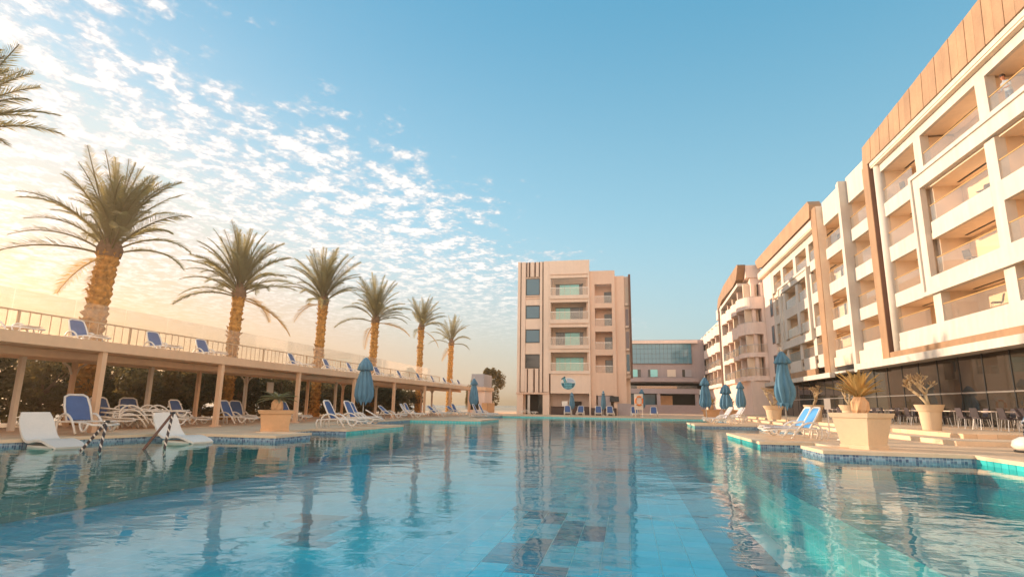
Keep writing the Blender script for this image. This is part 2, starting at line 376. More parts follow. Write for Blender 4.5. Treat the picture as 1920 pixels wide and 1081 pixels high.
TILE_T = mat('floor_tile_turquoise', (0.008, 0.48, 0.62), 0.25, 0.06, 2, island=0.12)
TILE_D = mat('floor_tile_slate', (0.015, 0.17, 0.28), 0.25, 0.10, 2, island=0.22)
TILE_W = mat('rim_tile_turquoise', (0.06, 0.56, 0.54), 0.18, 0.05, 2, island=0.12)
GROUT = mat('pale_grout', (0.55, 0.70, 0.68), 0.6, 0.05, 2)
def water_mat():
    mt = bpy.data.materials.new('pool_water'); mt.use_nodes = True; nt = mt.node_tree; nt.nodes.clear(); lk = nt.links
    out = nm('ShaderNodeOutputMaterial', nt); geo = nm('ShaderNodeNewGeometry', nt)
    def no(scale, stretch, detail):
        mp = nm('ShaderNodeMapping', nt); mp.inputs['Scale'].default_value = stretch; lk.new(geo.outputs['Position'], mp.inputs[0])
        n = nm('ShaderNodeTexNoise', nt); n.inputs['Scale'].default_value = scale; n.inputs['Detail'].default_value = detail; n.inputs['Roughness'].default_value = 0.5
        n.inputs['Distortion'].default_value = 0.6
        lk.new(mp.outputs[0], n.inputs['Vector']); return n.outputs['Fac']
    a = no(0.55, (1, 1, 1), 2); b = no(2.1, (0.8, 1.2, 1), 3); c = no(0.12, (1, 1, 1), 1)
    ad = nm('ShaderNodeMath', nt, operation='MULTIPLY_ADD'); lk.new(b, ad.inputs[0]); ad.inputs[1].default_value = 0.28; lk.new(a, ad.inputs[2])
    # calm and ruffled areas
    cal = nm('ShaderNodeMapRange', nt); lk.new(c, cal.inputs[0]); cal.inputs[1].default_value = 0.35; cal.inputs[2].default_value = 0.65; cal.inputs[3].default_value = 0.35; cal.inputs[4].default_value = 1.0
    bu = nm('ShaderNodeBump', nt); bu.inputs['Distance'].default_value = 0.04; lk.new(ad.outputs[0], bu.inputs['Height']); lk.new(cal.outputs[0], bu.inputs['Strength'])
    tr = nm('ShaderNodeBsdfTransparent', nt); tr.inputs[0].default_value = (0.40, 0.96, 1.0, 1)
    gl = nm('ShaderNodeBsdfGlossy', nt); gl.inputs['Roughness'].default_value = 0.015; lk.new(bu.outputs[0], gl.inputs['Normal'])
    fr = nm('ShaderNodeFresnel', nt); io = nm('ShaderNodeMapRange', nt); lk.new(geo.outputs['Backfacing'], io.inputs[0])
    io.inputs[3].default_value = 1.32; io.inputs[4].default_value = 1/1.32; lk.new(io.outputs[0], fr.inputs[0]); lk.new(bu.outputs[0], fr.inputs['Normal'])
    mx = nm('ShaderNodeMixShader', nt); lk.new(fr.outputs[0], mx.inputs[0]); lk.new(tr.outputs[0], mx.inputs[1]); lk.new(gl.outputs[0], mx.inputs[2])
    lk.new(mx.outputs[0], out.inputs[0]); return mt
WATER = water_mat()
def stripes_mat():
    mt = bpy.data.materials.new('striped_tape'); mt.use_nodes = True; nt = mt.node_tree; lk = nt.links; bs_ = nt.nodes['Principled BSDF']; bs_.inputs['Roughness'].default_value = 0.4
    tc = nm('ShaderNodeTexCoord', nt); wv = nm('ShaderNodeTexWave', nt, bands_direction='DIAGONAL'); wv.inputs['Scale'].default_value = 3.2; lk.new(tc.outputs['Object'], wv.inputs[0])
    gt = nm('ShaderNodeMath', nt, operation='GREATER_THAN'); lk.new(wv.outputs['Fac'], gt.inputs[0]); gt.inputs[1].default_value = 0.80
    mx = nm('ShaderNodeMix', nt, data_type='RGBA'); lk.new(gt.outputs[0], mx.inputs[0]); mx.inputs[6].default_value = (0.035, 0.02, 0.018, 1); mx.inputs[7].default_value = (0.75, 0.62, 0.5, 1)
    lk.new(mx.outputs[2], bs_.inputs['Base Color']); return mt
STRIPE = stripes_mat()

# ------------------------------------------------------------------ setting: pool, deck, ground
WZ = -0.17
POOL = [(-17.8, 2.6), (8.1, 2.6), (8.1, 16.1), (4.9, 16.5), (4.9, 18.4), (5.7, 18.4), (5.7, 20.0), (4.1, 20.0), (4.1, 26.2), (7.8, 26.2),
        (7.8, 38.2), (4.1, 38.2), (4.1, 43.0), (7.8, 43.0), (7.8, 59.5), (-12.6, 59.5), (-12.6, 44.7), (-9.75, 44.7), (-9.75, 39.0),
        (-14.8, 39.0), (-14.8, 27.84), (-10.9, 27.84), (-10.9, 21.8), (-12.4, 21.8), (-12.4, 18.94), (-10.8, 18.94), (-10.8, 16.87), (-14.5, 16.87)]
X0d, X1d, Y0d, Y1d = -30.0, 34.0, -8.0, 118.0
def sheet(name, outer, hole, z, mt):
    polys = [[Vector((x, y, 0)) for x, y in outer]]
    if hole: polys.append([Vector((x, y, 0)) for x, y in hole])
    tri = tessellate_polygon(polys); pts = outer+(hole or [])
    b = MB(); b.add([(x, y, z) for x, y in pts], tri)
    me = b.mesh(name, mt)
    bm = bmesh.new(); bm.from_mesh(me); bmesh.ops.recalc_face_normals(bm, faces=bm.faces)
    if sum(f.normal.z for f in bm.faces) < 0: bmesh.ops.reverse_faces(bm, faces=bm.faces)
    bm.to_mesh(me); bm.free()
    return reg(bpy.data.objects.new(name, me))
deck_hole = offset_poly(POOL, 0.02)
deck = tag(sheet('deck', [(X0d, Y0d), (X1d, Y0d), (X1d, Y1d), (X0d, Y1d)], deck_hole, 0.0, DECK), 'beige stone paving around the pool', 'paving', kind='structure')
FAR = 4000
g = MB()
for (a, b, c, d) in ((-60, X0d, -FAR, FAR), (X1d, FAR, -FAR, FAR), (X0d, X1d, -FAR, Y0d), (X0d, X1d, Y1d, FAR)):
    g.add([(a, c, -0.01), (b, c, -0.01), (b, d, -0.01), (a, d, -0.01)], [(0, 1, 2, 3)])
SAND = mat('sand', (0.56, 0.42, 0.29), 0.95, 0.12, 0.05, 0.3, 6)
tag(g.build('ground', SAND), 'flat sandy ground beyond the hotel', 'ground', kind='structure')
SEAM = mat('sea_water', (0.20, 0.30, 0.34), 0.22, 0.05, 0.01, 0.35, 0.6, spec=0.6)
g = MB().add([(-FAR, -FAR, -1.2), (-60, -FAR, -1.2), (-60, FAR, -1.2), (-FAR, FAR, -1.2)], [(0, 1, 2, 3)])
tag(g.build('sea', SEAM), 'calm sea beyond the palms', 'sea', kind='structure')
# coping: a ring that overhangs the pool wall
inner, outer_ = offset_poly(POOL, -0.035), offset_poly(POOL, 0.30)
n = len(POOL); b = MB()
v = [(x, y, 0.025) for x, y in inner]+[(x, y, 0.025) for x, y in outer_]+[(x, y, -0.06) for x, y in inner]+[(x, y, -0.002) for x, y in outer_]+[(x, y, -0.06) for x, y in offset_poly(POOL, 0.0)]
f = []
for i in range(n):
    j = (i+1) % n
    f += [(i, n+i, n+j, j), (2*n+i, i, j, 2*n+j), (n+i, 3*n+i, 3*n+j, n+j), (4*n+i, 2*n+i, 2*n+j, 4*n+j)]
b.add(v, f); tag(b.build('coping', COPING), 'pale stone coping along the pool edge', 'coping', kind='structure')
# pool walls per edge, mosaic or turquoise band under the coping
FZ = -1.05
wall_m = MB(); wall_t = MB(); wall_b = MB(); body = MB()
TURQ = {1, 7, 8, 11, 12, 17, 18, 20, 21, 14, 4}
for i in range(n):
    a, c = POOL[i], POOL[(i+1) % n]
    q = [(a[0], a[1], -0.055), (c[0], c[1], -0.055), (c[0], c[1], -0.42), (a[0], a[1], -0.42)]
    (wall_t if i in TURQ else wall_m).add(q, [(0, 1, 2, 3)])
    body.add([(a[0], a[1], -0.42), (c[0], c[1], -0.42), (c[0], c[1], FZ), (a[0], a[1], FZ)], [(0, 1, 2, 3)])
pw = tag(wall_m.build('pool_wall', MOSAIC), 'pool sides with a dark blue mosaic band', 'pool', kind='structure')
wall_t.build('turquoise_band', POOLW, pw); body.build('lower_wall', POOLT, pw)
# single turquoise rim tiles where they show large
def rim_tiles(a, c, size):
    d = Vector(c)-Vector(a); Ln = d.length; d.normalize(); nn = Vector((-d.y, d.x)); k = int(Ln/size)
    for i in range(k):
        p = Vector(a)+d*(i+0.5)*size+nn*0.006
        M = Matrix.Translation((p.x, p.y, -0.165)) @ Matrix.Rotation(math.atan2(d.y, d.x), 4, 'Z') @ Matrix.Diagonal((size*0.93, 0.02, 0.21, 1))
        bp(pw, 'rim_tile', 0, 1, 0, 1, 0, 1, TILE_W).matrix_basis = M
rim_tiles((8.1, 12.0), (8.1, 16.1), 0.26); rim_tiles((4.1, 20.0), (4.1, 26.2), 0.30)
rim_tiles((-10.9, 27.84), (-10.9, 21.8), 0.30)
# floor, shelf, ledge
pf = MB().add([(-18.2, 2.4, FZ), (8.4, 2.4, FZ), (8.4, 60, FZ), (-18.2, 60, FZ)], [(0, 1, 2, 3)])
pfo = tag(pf.build('pool_floor', PFLOOR), 'turquoise pool floor with stepped patches of slate tiles', 'pool', kind='structure')
bp(pfo, 'raised_shelf', 2.80, 8.095, 2.605, 16.05, FZ+0.004, -0.60, SHELF); bp(pfo, 'raised_shelf', 2.80, 4.095, 16.05, 59.4, FZ+0.004, -0.604, SHELF)
bp(pfo, 'shelf_edge', 2.30, 2.80, 2.605, 59.3, FZ+0.004, -0.42, POOLW)
bp(pfo, 'sunken_ledge', -17.75, -11.0, 2.605, 16.865, FZ+0.004, -0.34, LEDGE)
bp(pfo, 'sunken_step', -11.0, -10.55, 2.605, 16.8, FZ+0.004, -0.62, LEDGE)
S = 0.4
cnt = 0
for iy in range(14):
    for ix in range(12):
        x, y = -2.4+ix*S, 6.6+iy*S
        if x+S > 2.29: continue
        xc = -1.3+0.4*round(1.4*math.sin(iy*0.8+0.6))       # stepped dark lane, and a dark border beside the raised band
        dk = (abs(x-xc) < 0.42 and iy > 1) or x > 1.15
        bp(pfo, 'floor_tile', x+0.008, x+S-0.008, y+0.008, y+S-0.008, FZ-0.02, FZ+0.012, TILE_D if dk else TILE_T); cnt += 1
gr = MB().add([(-2.4, 6.6, FZ+0.003), (2.4, 6.6, FZ+0.003), (2.4, 12.2, FZ+0.003), (-2.4, 12.2, FZ+0.003)], [(0, 1, 2, 3)])
gr.build('grout_bed', GROUT, pfo)
wt = sheet('pool_water', offset_poly(POOL, -0.001), None, WZ, WATER)
tag(wt, 'rippling turquoise water of the large swimming pool', 'water', kind='structure')
# raised restaurant terrace with two steps
TZ = 0.30
ter = MB().prism([(11.0, 22.4), (33.9, 22.4), (33.9, 72.0), (11.0, 72.0)], -0.02, TZ)
to = tag(ter.build('terrace', DECK), 'raised paved terrace in front of the restaurant', 'terrace', kind='structure')
st = MB().prism([(9.9, 20.6), (33.8, 20.6), (33.8, 22.398), (10.998, 22.398), (10.998, 71.9), (9.9, 71.9)], -0.02, 0.15)
st.build('step', COPING, to)
# raised plaza with stairs before the link building
pl = MB().box(-1.5, 12.5, 100.0, 117.9, -0.02, 1.40)
po = tag(pl.build('plaza', MAUVE), 'raised plaza at the head of the stairs', 'plaza', kind='structure')
for k in range(8):
    bp(po, 'stair', 2.0, 12.3, 97.2+k*0.35, 99.998, 0.0+k*0.171+0.001*k, (k+1)*0.171, MAUVE)

# ------------------------------------------------------------------ hotel wing on the right
XF, XB = 17.0, 18.9
hw = thing('hotel_wing', 'long sunlit cream hotel wing with wood-clad frames and rows of balconies', 'building', (22, 45, 0))
bp(hw, 'back_wall', XB, 19.3, 8.0, 75.0, 3.9, 17.6, ORANGE)
bp(hw, 'core', 19.3, 33.5, 8.0, 75.0, 0.31, 17.8, PEACH)
FL = [5.80, 8.32, 11.39, 14.38]            # balcony floor levels (top of the white slab edge)
SO = [4.68, 7.46, 10.42, 13.47, 16.60]     # undersides
rb = random.Random(11)
def balcony(par, y0, y1, k, band=True, floor=None, doors=True, xf=XF, xb=XB, side=1, wallm=None, soff=None, bandm=WHITE, bot=None, doorw=None):
    z0 = SO[k] if bot is None else bot; zf = floor if floor else FL[k]; zs = soff if soff else SO[k+1]
    if band: bp(par, 'balcony_edge', xf, xf+0.16, y0, y1, z0, zf, bandm)
    bp(par, 'balcony_floor', xf+0.16, xb, y0, y1, zf-0.30, zf-0.03, PEACH)
    g = bp(par, 'rail_glass', xf+0.06, xf+0.075, y0+0.02, y1-0.02, zf+0.002, zf+0.93, RAILG)
    bp(par, 'handrail', xf+0.045, xf+0.09, y0+0.01, y1-0.01, zf+0.93, zf+0.975, GOLD)
    if doors:
        w_ = min(1.15, (y1-y0)*0.24); yd = y0+(y1-y0)*rb.uniform(0.06, 0.12); h = min(2.05, zs-zf-0.12)
        d = bp(par, 'balcony_door', xb-0.05, xb-0.002, yd, yd+w_, zf-0.02, zf+h, CURT)
        bp(d, 'pane', xb-0.062, xb-0.052, yd+0.1, yd+w_-0.1, zf+0.08, zf+h-0.10, WINDK if rb.random() < 0.35 else ORANGE)
        if rb.random() < 0.8:
            bp(par, 'curtained_window', xb-0.04, xb-0.002, yd+w_+0.05, yd+w_*2.1, zf-0.02, zf+h-0.05, CURT)
    bp(par, 'soffit_panel', xf+0.2, xb, y0, y1, zs+0.006, zs+0.10, PEACH)
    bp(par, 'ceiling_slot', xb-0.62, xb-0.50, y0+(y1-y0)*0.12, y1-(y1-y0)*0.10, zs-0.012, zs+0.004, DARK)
# floor plates carrying everything (behind the white edges)
for k, z in enumerate(SO):
    bp(hw, 'floor_plate', XF+0.165, XB, 8.0, 75.0, z+0.105, z+0.105+(0.35 if k < 4 else 0.5), PEACH)
# --- section A
AY = [(36.4, 40.3), (29.1+0.35, 34.95), (23.15, 28.65), (16.9, 22.4), (9.0, 16.2)]
for (y0, y1) in AY:
    for k in range(4):
        if y0 > 36: balcony(hw, y0, y1, k)
        elif k == 3: balcony(hw, y0, y1, 3, band=False, floor=14.54)
        elif k == 0: balcony(hw, y0, y1, 0, band=False, soff=7.44)
        elif k == 1: balcony(hw, y0, y1, 1, band=False, floor=8.40)
        else: balcony(hw, y0, y1, 2)
bp(hw, 'base_band', XF-0.06, XF+0.16, 9.0, 40.9, 4.68, 5.30, WHITE); bp(hw, 'base_upstand', XF-0.02, XF+0.158, 9.0, 40.9, 5.30, 5.80, WHITE)
for (y0, y1) in ((28.65, 29.45), (34.95, 35.75), (22.4, 23.15), (16.2, 16.9)):
    bp(hw, 'pillar', XF-0.001, XF+0.45, y0, y1, 14.54, 16.60, WHITE); bp(hw, 'pillar', XF+0.002, XF+0.45, y0, y1, 5.80, 7.44, WHITE)
    if y0 < 30: bp(hw, 'pillar', XF+0.004, XF+0.45, y0, y1, 8.40, 13.50, WHITE)
    bp(hw, 'partition', XF+0.45, XB, y0+0.25, y1-0.2, 5.5, 16.6, PEACH)
bp(hw, 'partition', XF+0.30, XB, 35.75, 36.40, 5.5, 16.6, PEACH)
bp(hw, 'partition', XF+0.10, XB, 40.3, 40.75, 4.9, 16.6, PEACH)
# thick picture frame standing proud of the grid
def frame(par, ya, yb, za, zb, wd, xo, xi, mt, step=True):
    bp(par, 'frame_upright', xo, xi, yb-wd, yb, za, zb, mt)
    bp(par, 'frame_upright', xo, xi, ya, ya+wd, za, zb, mt)
    bp(par, 'frame_beam', xo, xi, ya+wd, yb-wd, zb-wd, zb, mt); bp(par, 'frame_beam', xo, xi, ya+wd, yb-wd, za, za+wd, mt)
    if step:
        e = 0.10; o = xo-0.10
        bp(par, 'frame_rim', o, xo, yb-e*2.4, yb+0.02, za-0.02, zb+0.02, mt); bp(par, 'frame_rim', o, xo, ya-0.02, ya+e*2.4, za-0.02, zb+0.02, mt)
        bp(par, 'frame_rim', o, xo, ya+e*2.4, yb-e*2.4, zb-e*2.0, zb+0.02, mt); bp(par, 'frame_rim', o, xo, ya+e*2.4, yb-e*2.4, za-0.02, za+e*2.0, mt)
frame(hw, 9.5, 36.40, 7.42, 14.54, 0.95, XF-0.12, XF+0.2, WHITE)
bp(hw, 'top_lintel', XF-0.002, XF+0.2, 9.0, 40.9, 16.60, 17.12, WHITE)
bp(hw, 'top_band', XF-0.34, XF-0.1, 9.0, 41.0, 17.24, 17.60, WHITE)
bp(hw, 'top_soffit', XF-0.30, XF+0.5, 9.0, 40.95, 17.125, 17.235, PEACH)
cm = MB(); cm.lathe([(0.36, 4.68), (0.36, 17.2)], 18, (XF+0.10, 40.62, 0)); cm.build('round_column', WHITE, hw, True)
# wood cladding of the frame: boards along the top, one tall leg
def cap_z(y): return 19.08+(41.84-y)*0.0625
yb = 41.9
nb = 0
while yb > 10:
    ya = yb-0.72
    lean = 0.25
    q = lambda y, x: [(x, y+lean, 17.52), (x, y, cap_z(y)-0.05)]
    a0, a1 = ya+0.02, yb-0.012
    m_ = MB(); xo, xi = XF-0.42-0.012*(nb % 2), XF-0.08
    m_.hexa([(xo, a0, 17.52), (xo, a1, 17.52), (xi, a1, 17.52), (xi, a0, 17.52)], [(xo+0.10, a0+0.0, cap_z(a0)), (xo+0.10, a1, cap_z(a1)), (xi, a1, cap_z(a1)), (xi, a0, cap_z(a0))])
    m_.build('cladding_board', WOOD, hw); yb = ya; nb += 1
bp(hw, 'shadow_gap', XF-0.36, XF-0.05, 9.0, 41.6, 17.605, 17.515, WOODD)
bp(hw, 'cladding_backing', XF-0.075, XF+2.0, 9.0, 41.8, 17.3, 19.0, WHITE)
bp(hw, 'wood_leg', XF-0.44, XF-0.02, 41.02, 42.0, 4.30, 17.50, WOOD)
bp(hw, 'leg_reveal', XF-0.40, XF+0.1, 40.99, 41.02, 4.66, 17.5, WOODD)
bp(hw, 'wood_strip', XF-0.40, XF-0.10, 9.0, 41.6, 4.30, 4.66, WOOD)
bp(hw, 'canopy_fascia', XF-0.55, XF-0.2, 9.0, 46.3, 3.87, 4.295, WHITE)
bp(hw, 'canopy_soffit', XF-0.2, XB, 9.0, 75.0, 3.90, 4.05, WHITE)
# --- section B
for (y0, y1) in ((42.0, 46.3), (46.9, 51.9)):
    for k in range(4): balcony(hw, y0, y1, k, bot=5.25 if k == 0 else None)
    bp(hw, 'roof_parapet', XF+0.02, XF+0.3, y0, y1, 16.5, 18.55, WHITE)
bp(hw, 'slim_fin', XF-0.53, XF+0.3, 46.3, 46.6, 3.75, 18.35, WHITE); bp(hw, 'slim_fin', XF-0.50, XF+0.298, 46.66, 46.9, 3.75, 18.30, WHITE)
bp(hw, 'fin_groove', XF-0.44, XF+0.29, 46.6, 46.66, 3.76, 18.28, PEACH)
bp(hw, 'partition', XF+0.3, XB, 46.3, 46.9, 4.1, 17.0, PEACH)
bp(hw, 'beige_base', XF-0.30, XF+0.12, 42.0, 46.298, 4.30, 5.22, PEACH); bp(hw, 'beige_base', XF-0.10, XF+0.12, 46.902, 52.2, 4.45, 5.22, PEACH)
# --- section C
bp(hw, 'wood_leg', XF-0.42, XF+0.3, 52.25, 53.5, 3.95, 18.4, PEACH)
bp(hw, 'wood_leg_face', XF-0.46, XF-0.42, 52.22, 53.52, 3.95, 18.4, WOOD)
CB = [(53.5, 56.45), (57.35, 60.85), (61.75, 65.75), (66.65, 69.9)]
for (y0, y1) in CB:
    for k in range(4):
        inner_ = y0 > 57
        if not inner_: balcony(hw, y0, y1, k)
        elif k == 3: balcony(hw, y0, y1, 3, band=False, floor=14.15, soff=16.05)
        elif k == 2: balcony(hw, y0, y1, 2, soff=13.3)
        elif k == 1: balcony(hw, y0, y1, 1, band=False)
        else: balcony(hw, y0, y1, 0, soff=7.3)
for y0 in (56.45, 60.85, 65.75, 69.9):
    for za, zb in ((14.12, 16.1), (8.3, 13.3), (5.80, 7.35)):
        bp(hw, 'pillar', XF+0.002, XF+0.4, y0, y0+0.9, za, zb, WHITE)
    bp(hw, 'partition', XF+0.4, XB, y0+0.3, y0+0.7, 5.5, 16.6, PEACH)
frame(hw, 57.0, 67.6, 7.28, 14.12, 0.75, XF-0.14, XF+0.2, WHITE, True)
bp(hw, 'top_lintel', XF-0.002, XF+0.2, 53.5, 70.8, 16.06, 16.75, WHITE)
bp(hw, 'top_soffit', XF-0.45, XF+0.5, 53.5, 75.2, 16.76, 16.86, PEACH)
bp(hw, 'top_band', XF-0.50, XF-0.1, 53.5, 75.3, 16.87, 17.55, WHITE)
bp(hw, 'shadow_gap', XF-0.46, XF-0.05, 53.5, 74.5, 17.555, 17.70, WOODD)
m_ = MB(); xo, xi = XF-0.62, XF+0.4
prof = [(53.45, 17.72), (72.3, 17.72), (74.6, 18.1), (75.6, 19.0), (75.6, 19.25), (53.6, 19.32), (53.2, 18.9)]
m_.prism(prof, xo, xi, 'x'); m_.build('wood_cap', WOOD, hw)
bp(hw, 'end_wall', XF-0.02, XB, 70.8, 75.0, 4.06, 16.75, ROSE)
for z in (5.0, 8.4, 11.6):
    d = bp(hw, 'slot_window', XF-0.05, XF-0.021, 70.95, 72.2, z, z+2.1, WOODD); bp(d, 'pane', XF-0.06, XF-0.052, 71.1, 72.05, z+0.12, z+1.98, WINMD)
bp(hw, 'canopy_fascia', XF-0.6, XF-0.2, 52.0, 76.5, 3.62, 4.02, WHITE); bp(hw, 'wood_strip', XF-0.3, XF-0.02, 56.6, 72.0, 4.06, 4.62, WOOD)
bp(hw, 'dark_opening', XF+0.0, XF+0.05, 47.0, 51.9, 4.06, 4.44, DARK)
# --- restaurant front
for i in range(30):
    y0 = 9.0+i*2.2
    for (za, zb) in ((TZ+0.02, 1.95), (2.02, 3.88)):
        bp(hw, 'shopfront_pane', 17.60, 17.62, y0+0.03, y0+2.17, za, zb, SHOPG)
    bp(hw, 'mullion', 17.57, 17.65, y0-0.03, y0+0.03, TZ, 3.9, BLACKF)
bp(hw, 'transom', 17.575, 17.645, 9.03, 75.0, 1.95, 2.02, STEEL)
INTR = mat('restaurant_interior', (0.09, 0.06, 0.045), 0.8, 0.4, 0.7)
bp(hw, 'interior_wall', 19.27, 19.295, 8.1, 74.9, TZ, 3.88, INTR)
for i in range(9):
    y = 12+i*6.6
    bp(hw, 'interior_column', 18.2, 18.8, y, y+0.7, TZ+0.01, 3.89, ROSE)
# roof-top
bp(hw, 'roof_slab', XF+0.5, 33.5, 8.0, 75.0, 17.82, 18.1, WHITE)

# ------------------------------------------------------------------ shaded wings with rounded balconies
def curved_wing(name, label, xf, y0, y1, levels, zt, nb, loc, cap=True, front=True, xr=17.0, bulge=0.75):
    t = thing(name, label, 'building', loc)
    bp(t, 'core', xf+1.7, 33.0, y0+1.9, y1, 0.0, zt-0.6, ROSE)
    bp(t, 'ground_wall', xf+0.25, 33.0, y0+0.3, y1, 0.0, levels[0]-0.5, ROSE)
    step_ = (y1-y0-1.0)/nb
    for li, z in enumerate(levels):
        # plan outline of the slab: front edge, rounded corner, then a scalloped run of bays
        pts = [(xr, y0), (xf+1.2, y0)]
        for a in range(1, 6):
            q = a/6*math.pi/2; pts.append((xf+1.2-1.2*math.sin(q), y0+1.2-1.2*math.cos(q)))
        ys = y0+1.2
        for b_ in range(nb):
            for s_ in range(0, 9):
                u = s_/8; pts.append((xf-bulge*0.55*math.sin(math.pi*u)**0.8, ys+(step_*(b_+u))*(y1-ys)/(step_*nb)))
        pts += [(xf+1.9, y1), (xf+1.9, y0+1.9), (xr, y0+1.9)]
        clean = [pts[0]]
        for p in pts[1:]:
            if (Vector(p)-Vector(clean[-1])).length > 0.02: clean.append(p)
        s_ = MB().prism(clean, z-0.55, z); s_.build('curved_slab', ROSE, t)
        # solid or glazed upstand following the slab edge
        edge_ = [p for p in clean if p[0] < xr+1 and not (p[0] > xf+1.5 and p[1] > y0+1.0)]
        edge_ = [p for p in edge_ if p != (xf+1.9, y1)]
        ins = MB(); k = len(edge_)
        for i in range(k-1):
            a, c = edge_[i], edge_[i+1]
            d = (Vector(c)-Vector(a)); 
            if d.length < 1e-4: continue
            d.normalize(); nn = Vector((d.y, -d.x))*-0.05
            h = 0.92
            ins.add([(a[0], a[1], z+.004), (c[0], c[1], z+.004), (c[0], c[1], z+h), (a[0], a[1], z+h),
                     (a[0]-nn.x, a[1]-nn.y, z+.004), (c[0]-nn.x, c[1]-nn.y, z+.004), (c[0]-nn.x, c[1]-nn.y, z+h), (a[0]-nn.x, a[1]-nn.y, z+h)],
                    [(0, 1, 2, 3), (7, 6, 5, 4), (3, 2, 6, 7)])
        if li >= len(levels)-2: ins.build('curved_parapet', ROSE, t)
        else: ins.build('curved_rail_glass', RAILG, t)
        MB().tube([(p[0], p[1], z+0.95) for p in edge_], 0.03, 6).build('handrail', WHITE if li >= len(levels)-2 else STEEL, t)
        zn = levels[li+1]-0.55 if li+1 < len(levels) else zt-0.7
        for b_ in range(nb+1):
            yb_ = y0+1.2+b_*(y1-y0-1.2)/nb
            bp(t, 'bay_pier', xf+0.12, xf+1.75, yb_-0.2, yb_+0.2, z, zn, ROSE if b_ % 2 else PEACH)
            if b_ < nb:
                w_ = (y1-y0-1.2)/nb
                d = bp(t, 'bay_door', xf+1.66, xf+1.698, yb_+w_*0.25, yb_+w_*0.8, z, z+2.05, BLACKF); bp(d, 'pane', xf+1.645, xf+1.656, yb_+w_*0.3, yb_+w_*0.75, z+0.05, z+1.98, WINDK)
        if front:
            bp(t, 'front_pier', xf+0.9, xf+1.3, y0+0.35, y0+1.89, z, zn, ROSE)
            bp(t, 'front_pier', xr-0.35, xr, y0+0.02, y0+1.89, z, zn, ROSE)
            bp(t, 'front_wall', xf+1.3, xr, y0+1.86, y0+1.898, z, zn, ROSE)
            d = bp(t, 'front_door', xf+1.75, xf+2.6, y0+1.82, y0+1.858, z, z+2.0, BLACKF); bp(d, 'pane', xf+1.8, xf+2.15, y0+1.80, y0+1.818, z+0.05, z+1.95, WINDK); bp(d, 'curtain', xf+2.2, xf+2.55, y0+1.802, y0+1.817, z+0.05, z+1.95, CURT)
    if cap:
        pf_ = [(y0+0.6, zt+1.7), (y0+1.0, zt+1.9), (y1-5, zt+1.4), (y1+0.6, zt+0.4), (y1+1.6, zt-0.6), (y1+1.6, zt-1.6), (y1+0.4, zt-1.0), (y1-3, zt-0.4), (y0+4.5, zt-0.2), (y0+2.2, zt+0.2)]
        MB().prism(pf_, xf-0.45, xf+0.5, 'x').build('wood_cap', WOOD, t)
        bp(t, 'wood_leg', xf-0.42, xf+0.6, y1+0.5, y1+1.55, 2.9, zt-1.2, WOODD)
        bp(t, 'white_leg', xf-0.30, xf+1.6, y1-0.9, y1+0.48, 3.2, zt-0.7, WHITE)
        MB().prism([(y0+2.0, zt-0.72), (y1+0.5, zt-1.55), (y1+0.5, zt-1.15), (y0+2.2, zt-0.28)], xf-0.35, xf+2.0, 'x').build('roof_edge', WHITE, t)
    bp(t, 'roof_box', xf+1.0, 33.0, y0+1.0, y1+0.2, zt-0.7, zt+0.15, ROSE)
    bp(t, 'roof_upstand', xf+0.51, xf+2.3, y0+0.8, y0+6, zt+0.15, zt+1.75, ROSE)
    return t
curved_wing('curved_wing', 'shaded rose wing with rounded stacked balconies and a wooden roof edge', 14.7, 75.05, 92.0, [4.9, 7.75, 10.55, 13.7], 17.1, 4, (20, 84, 0))
curved_wing('stepped_wing', 'narrow stepped wing with rounded balconies beside the glass link', 15.0, 97.5, 121.0, [4.9, 7.75, 10.55, 13.3], 15.6, 5, (20, 110, 0), cap=False, front=True, xr=19.0)

# ------------------------------------------------------------------ link building with curtain wall
YL = 116.0
lk_ = thing('link_building', 'grey-mauve link building with a wide blue curtain wall above open floors', 'building', (6.5, 118, 0))
bp(lk_, 'upper_wall', -3.0, 14.8, YL+0.3, 128, 5.6, 13.9, MAUVE)
bp(lk_, 'roof_band', -3.0, 13.6, YL-0.5, YL+0.3, 13.15, 13.75, ROSE)
nx_ = 16
for i in range(nx_):
    for j in range(4):
        xa = 0.6+i*0.74; za = 9.3+j*0.955
        bp(lk_, 'curtain_pane', xa+0.02, xa+0.72, YL-0.05, YL+0.0, za+0.02, za+0.935, CURTW)
bp(lk_, 'curtain_frame', 0.6, 12.44, YL+0.01, YL+0.28, 9.3, 13.12, BLACKF)
for i, (xa, xb, a_) in enumerate(((1.0, 2.2, WINLT), (2.25, 2.8, WINDK), (4.2, 4.6, WINDK), (4.65, 6.0, WINLT), (7.8, 9.4, PERGW), (10.6, 11.1, WINDK), (11.12, 12.3, GREYP))):
    bp(lk_, 'window', xa, xb, YL+0.20, YL+0.29, 6.75, 8.15, a_)
bp(lk_, 'gallery_slab', -3.0, 13.4, YL-1.6, YL+0.29, 5.75, 6.45, MAUVE)
bp(lk_, 'gallery_slab', -3.0, 13.4, YL-1.8, YL+6, 3.55, 4.45, MAUVE)
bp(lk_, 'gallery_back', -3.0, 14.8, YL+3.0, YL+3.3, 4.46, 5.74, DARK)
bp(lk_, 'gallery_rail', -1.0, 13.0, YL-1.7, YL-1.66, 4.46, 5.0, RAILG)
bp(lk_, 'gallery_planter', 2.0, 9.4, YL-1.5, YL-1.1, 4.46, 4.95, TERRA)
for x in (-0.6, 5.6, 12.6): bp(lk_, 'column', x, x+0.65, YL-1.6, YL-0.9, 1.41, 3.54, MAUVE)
bp(lk_, 'lobby_back', -3.0, 14.8, YL+1.5, YL+1.8, 1.41, 3.53, DARK)
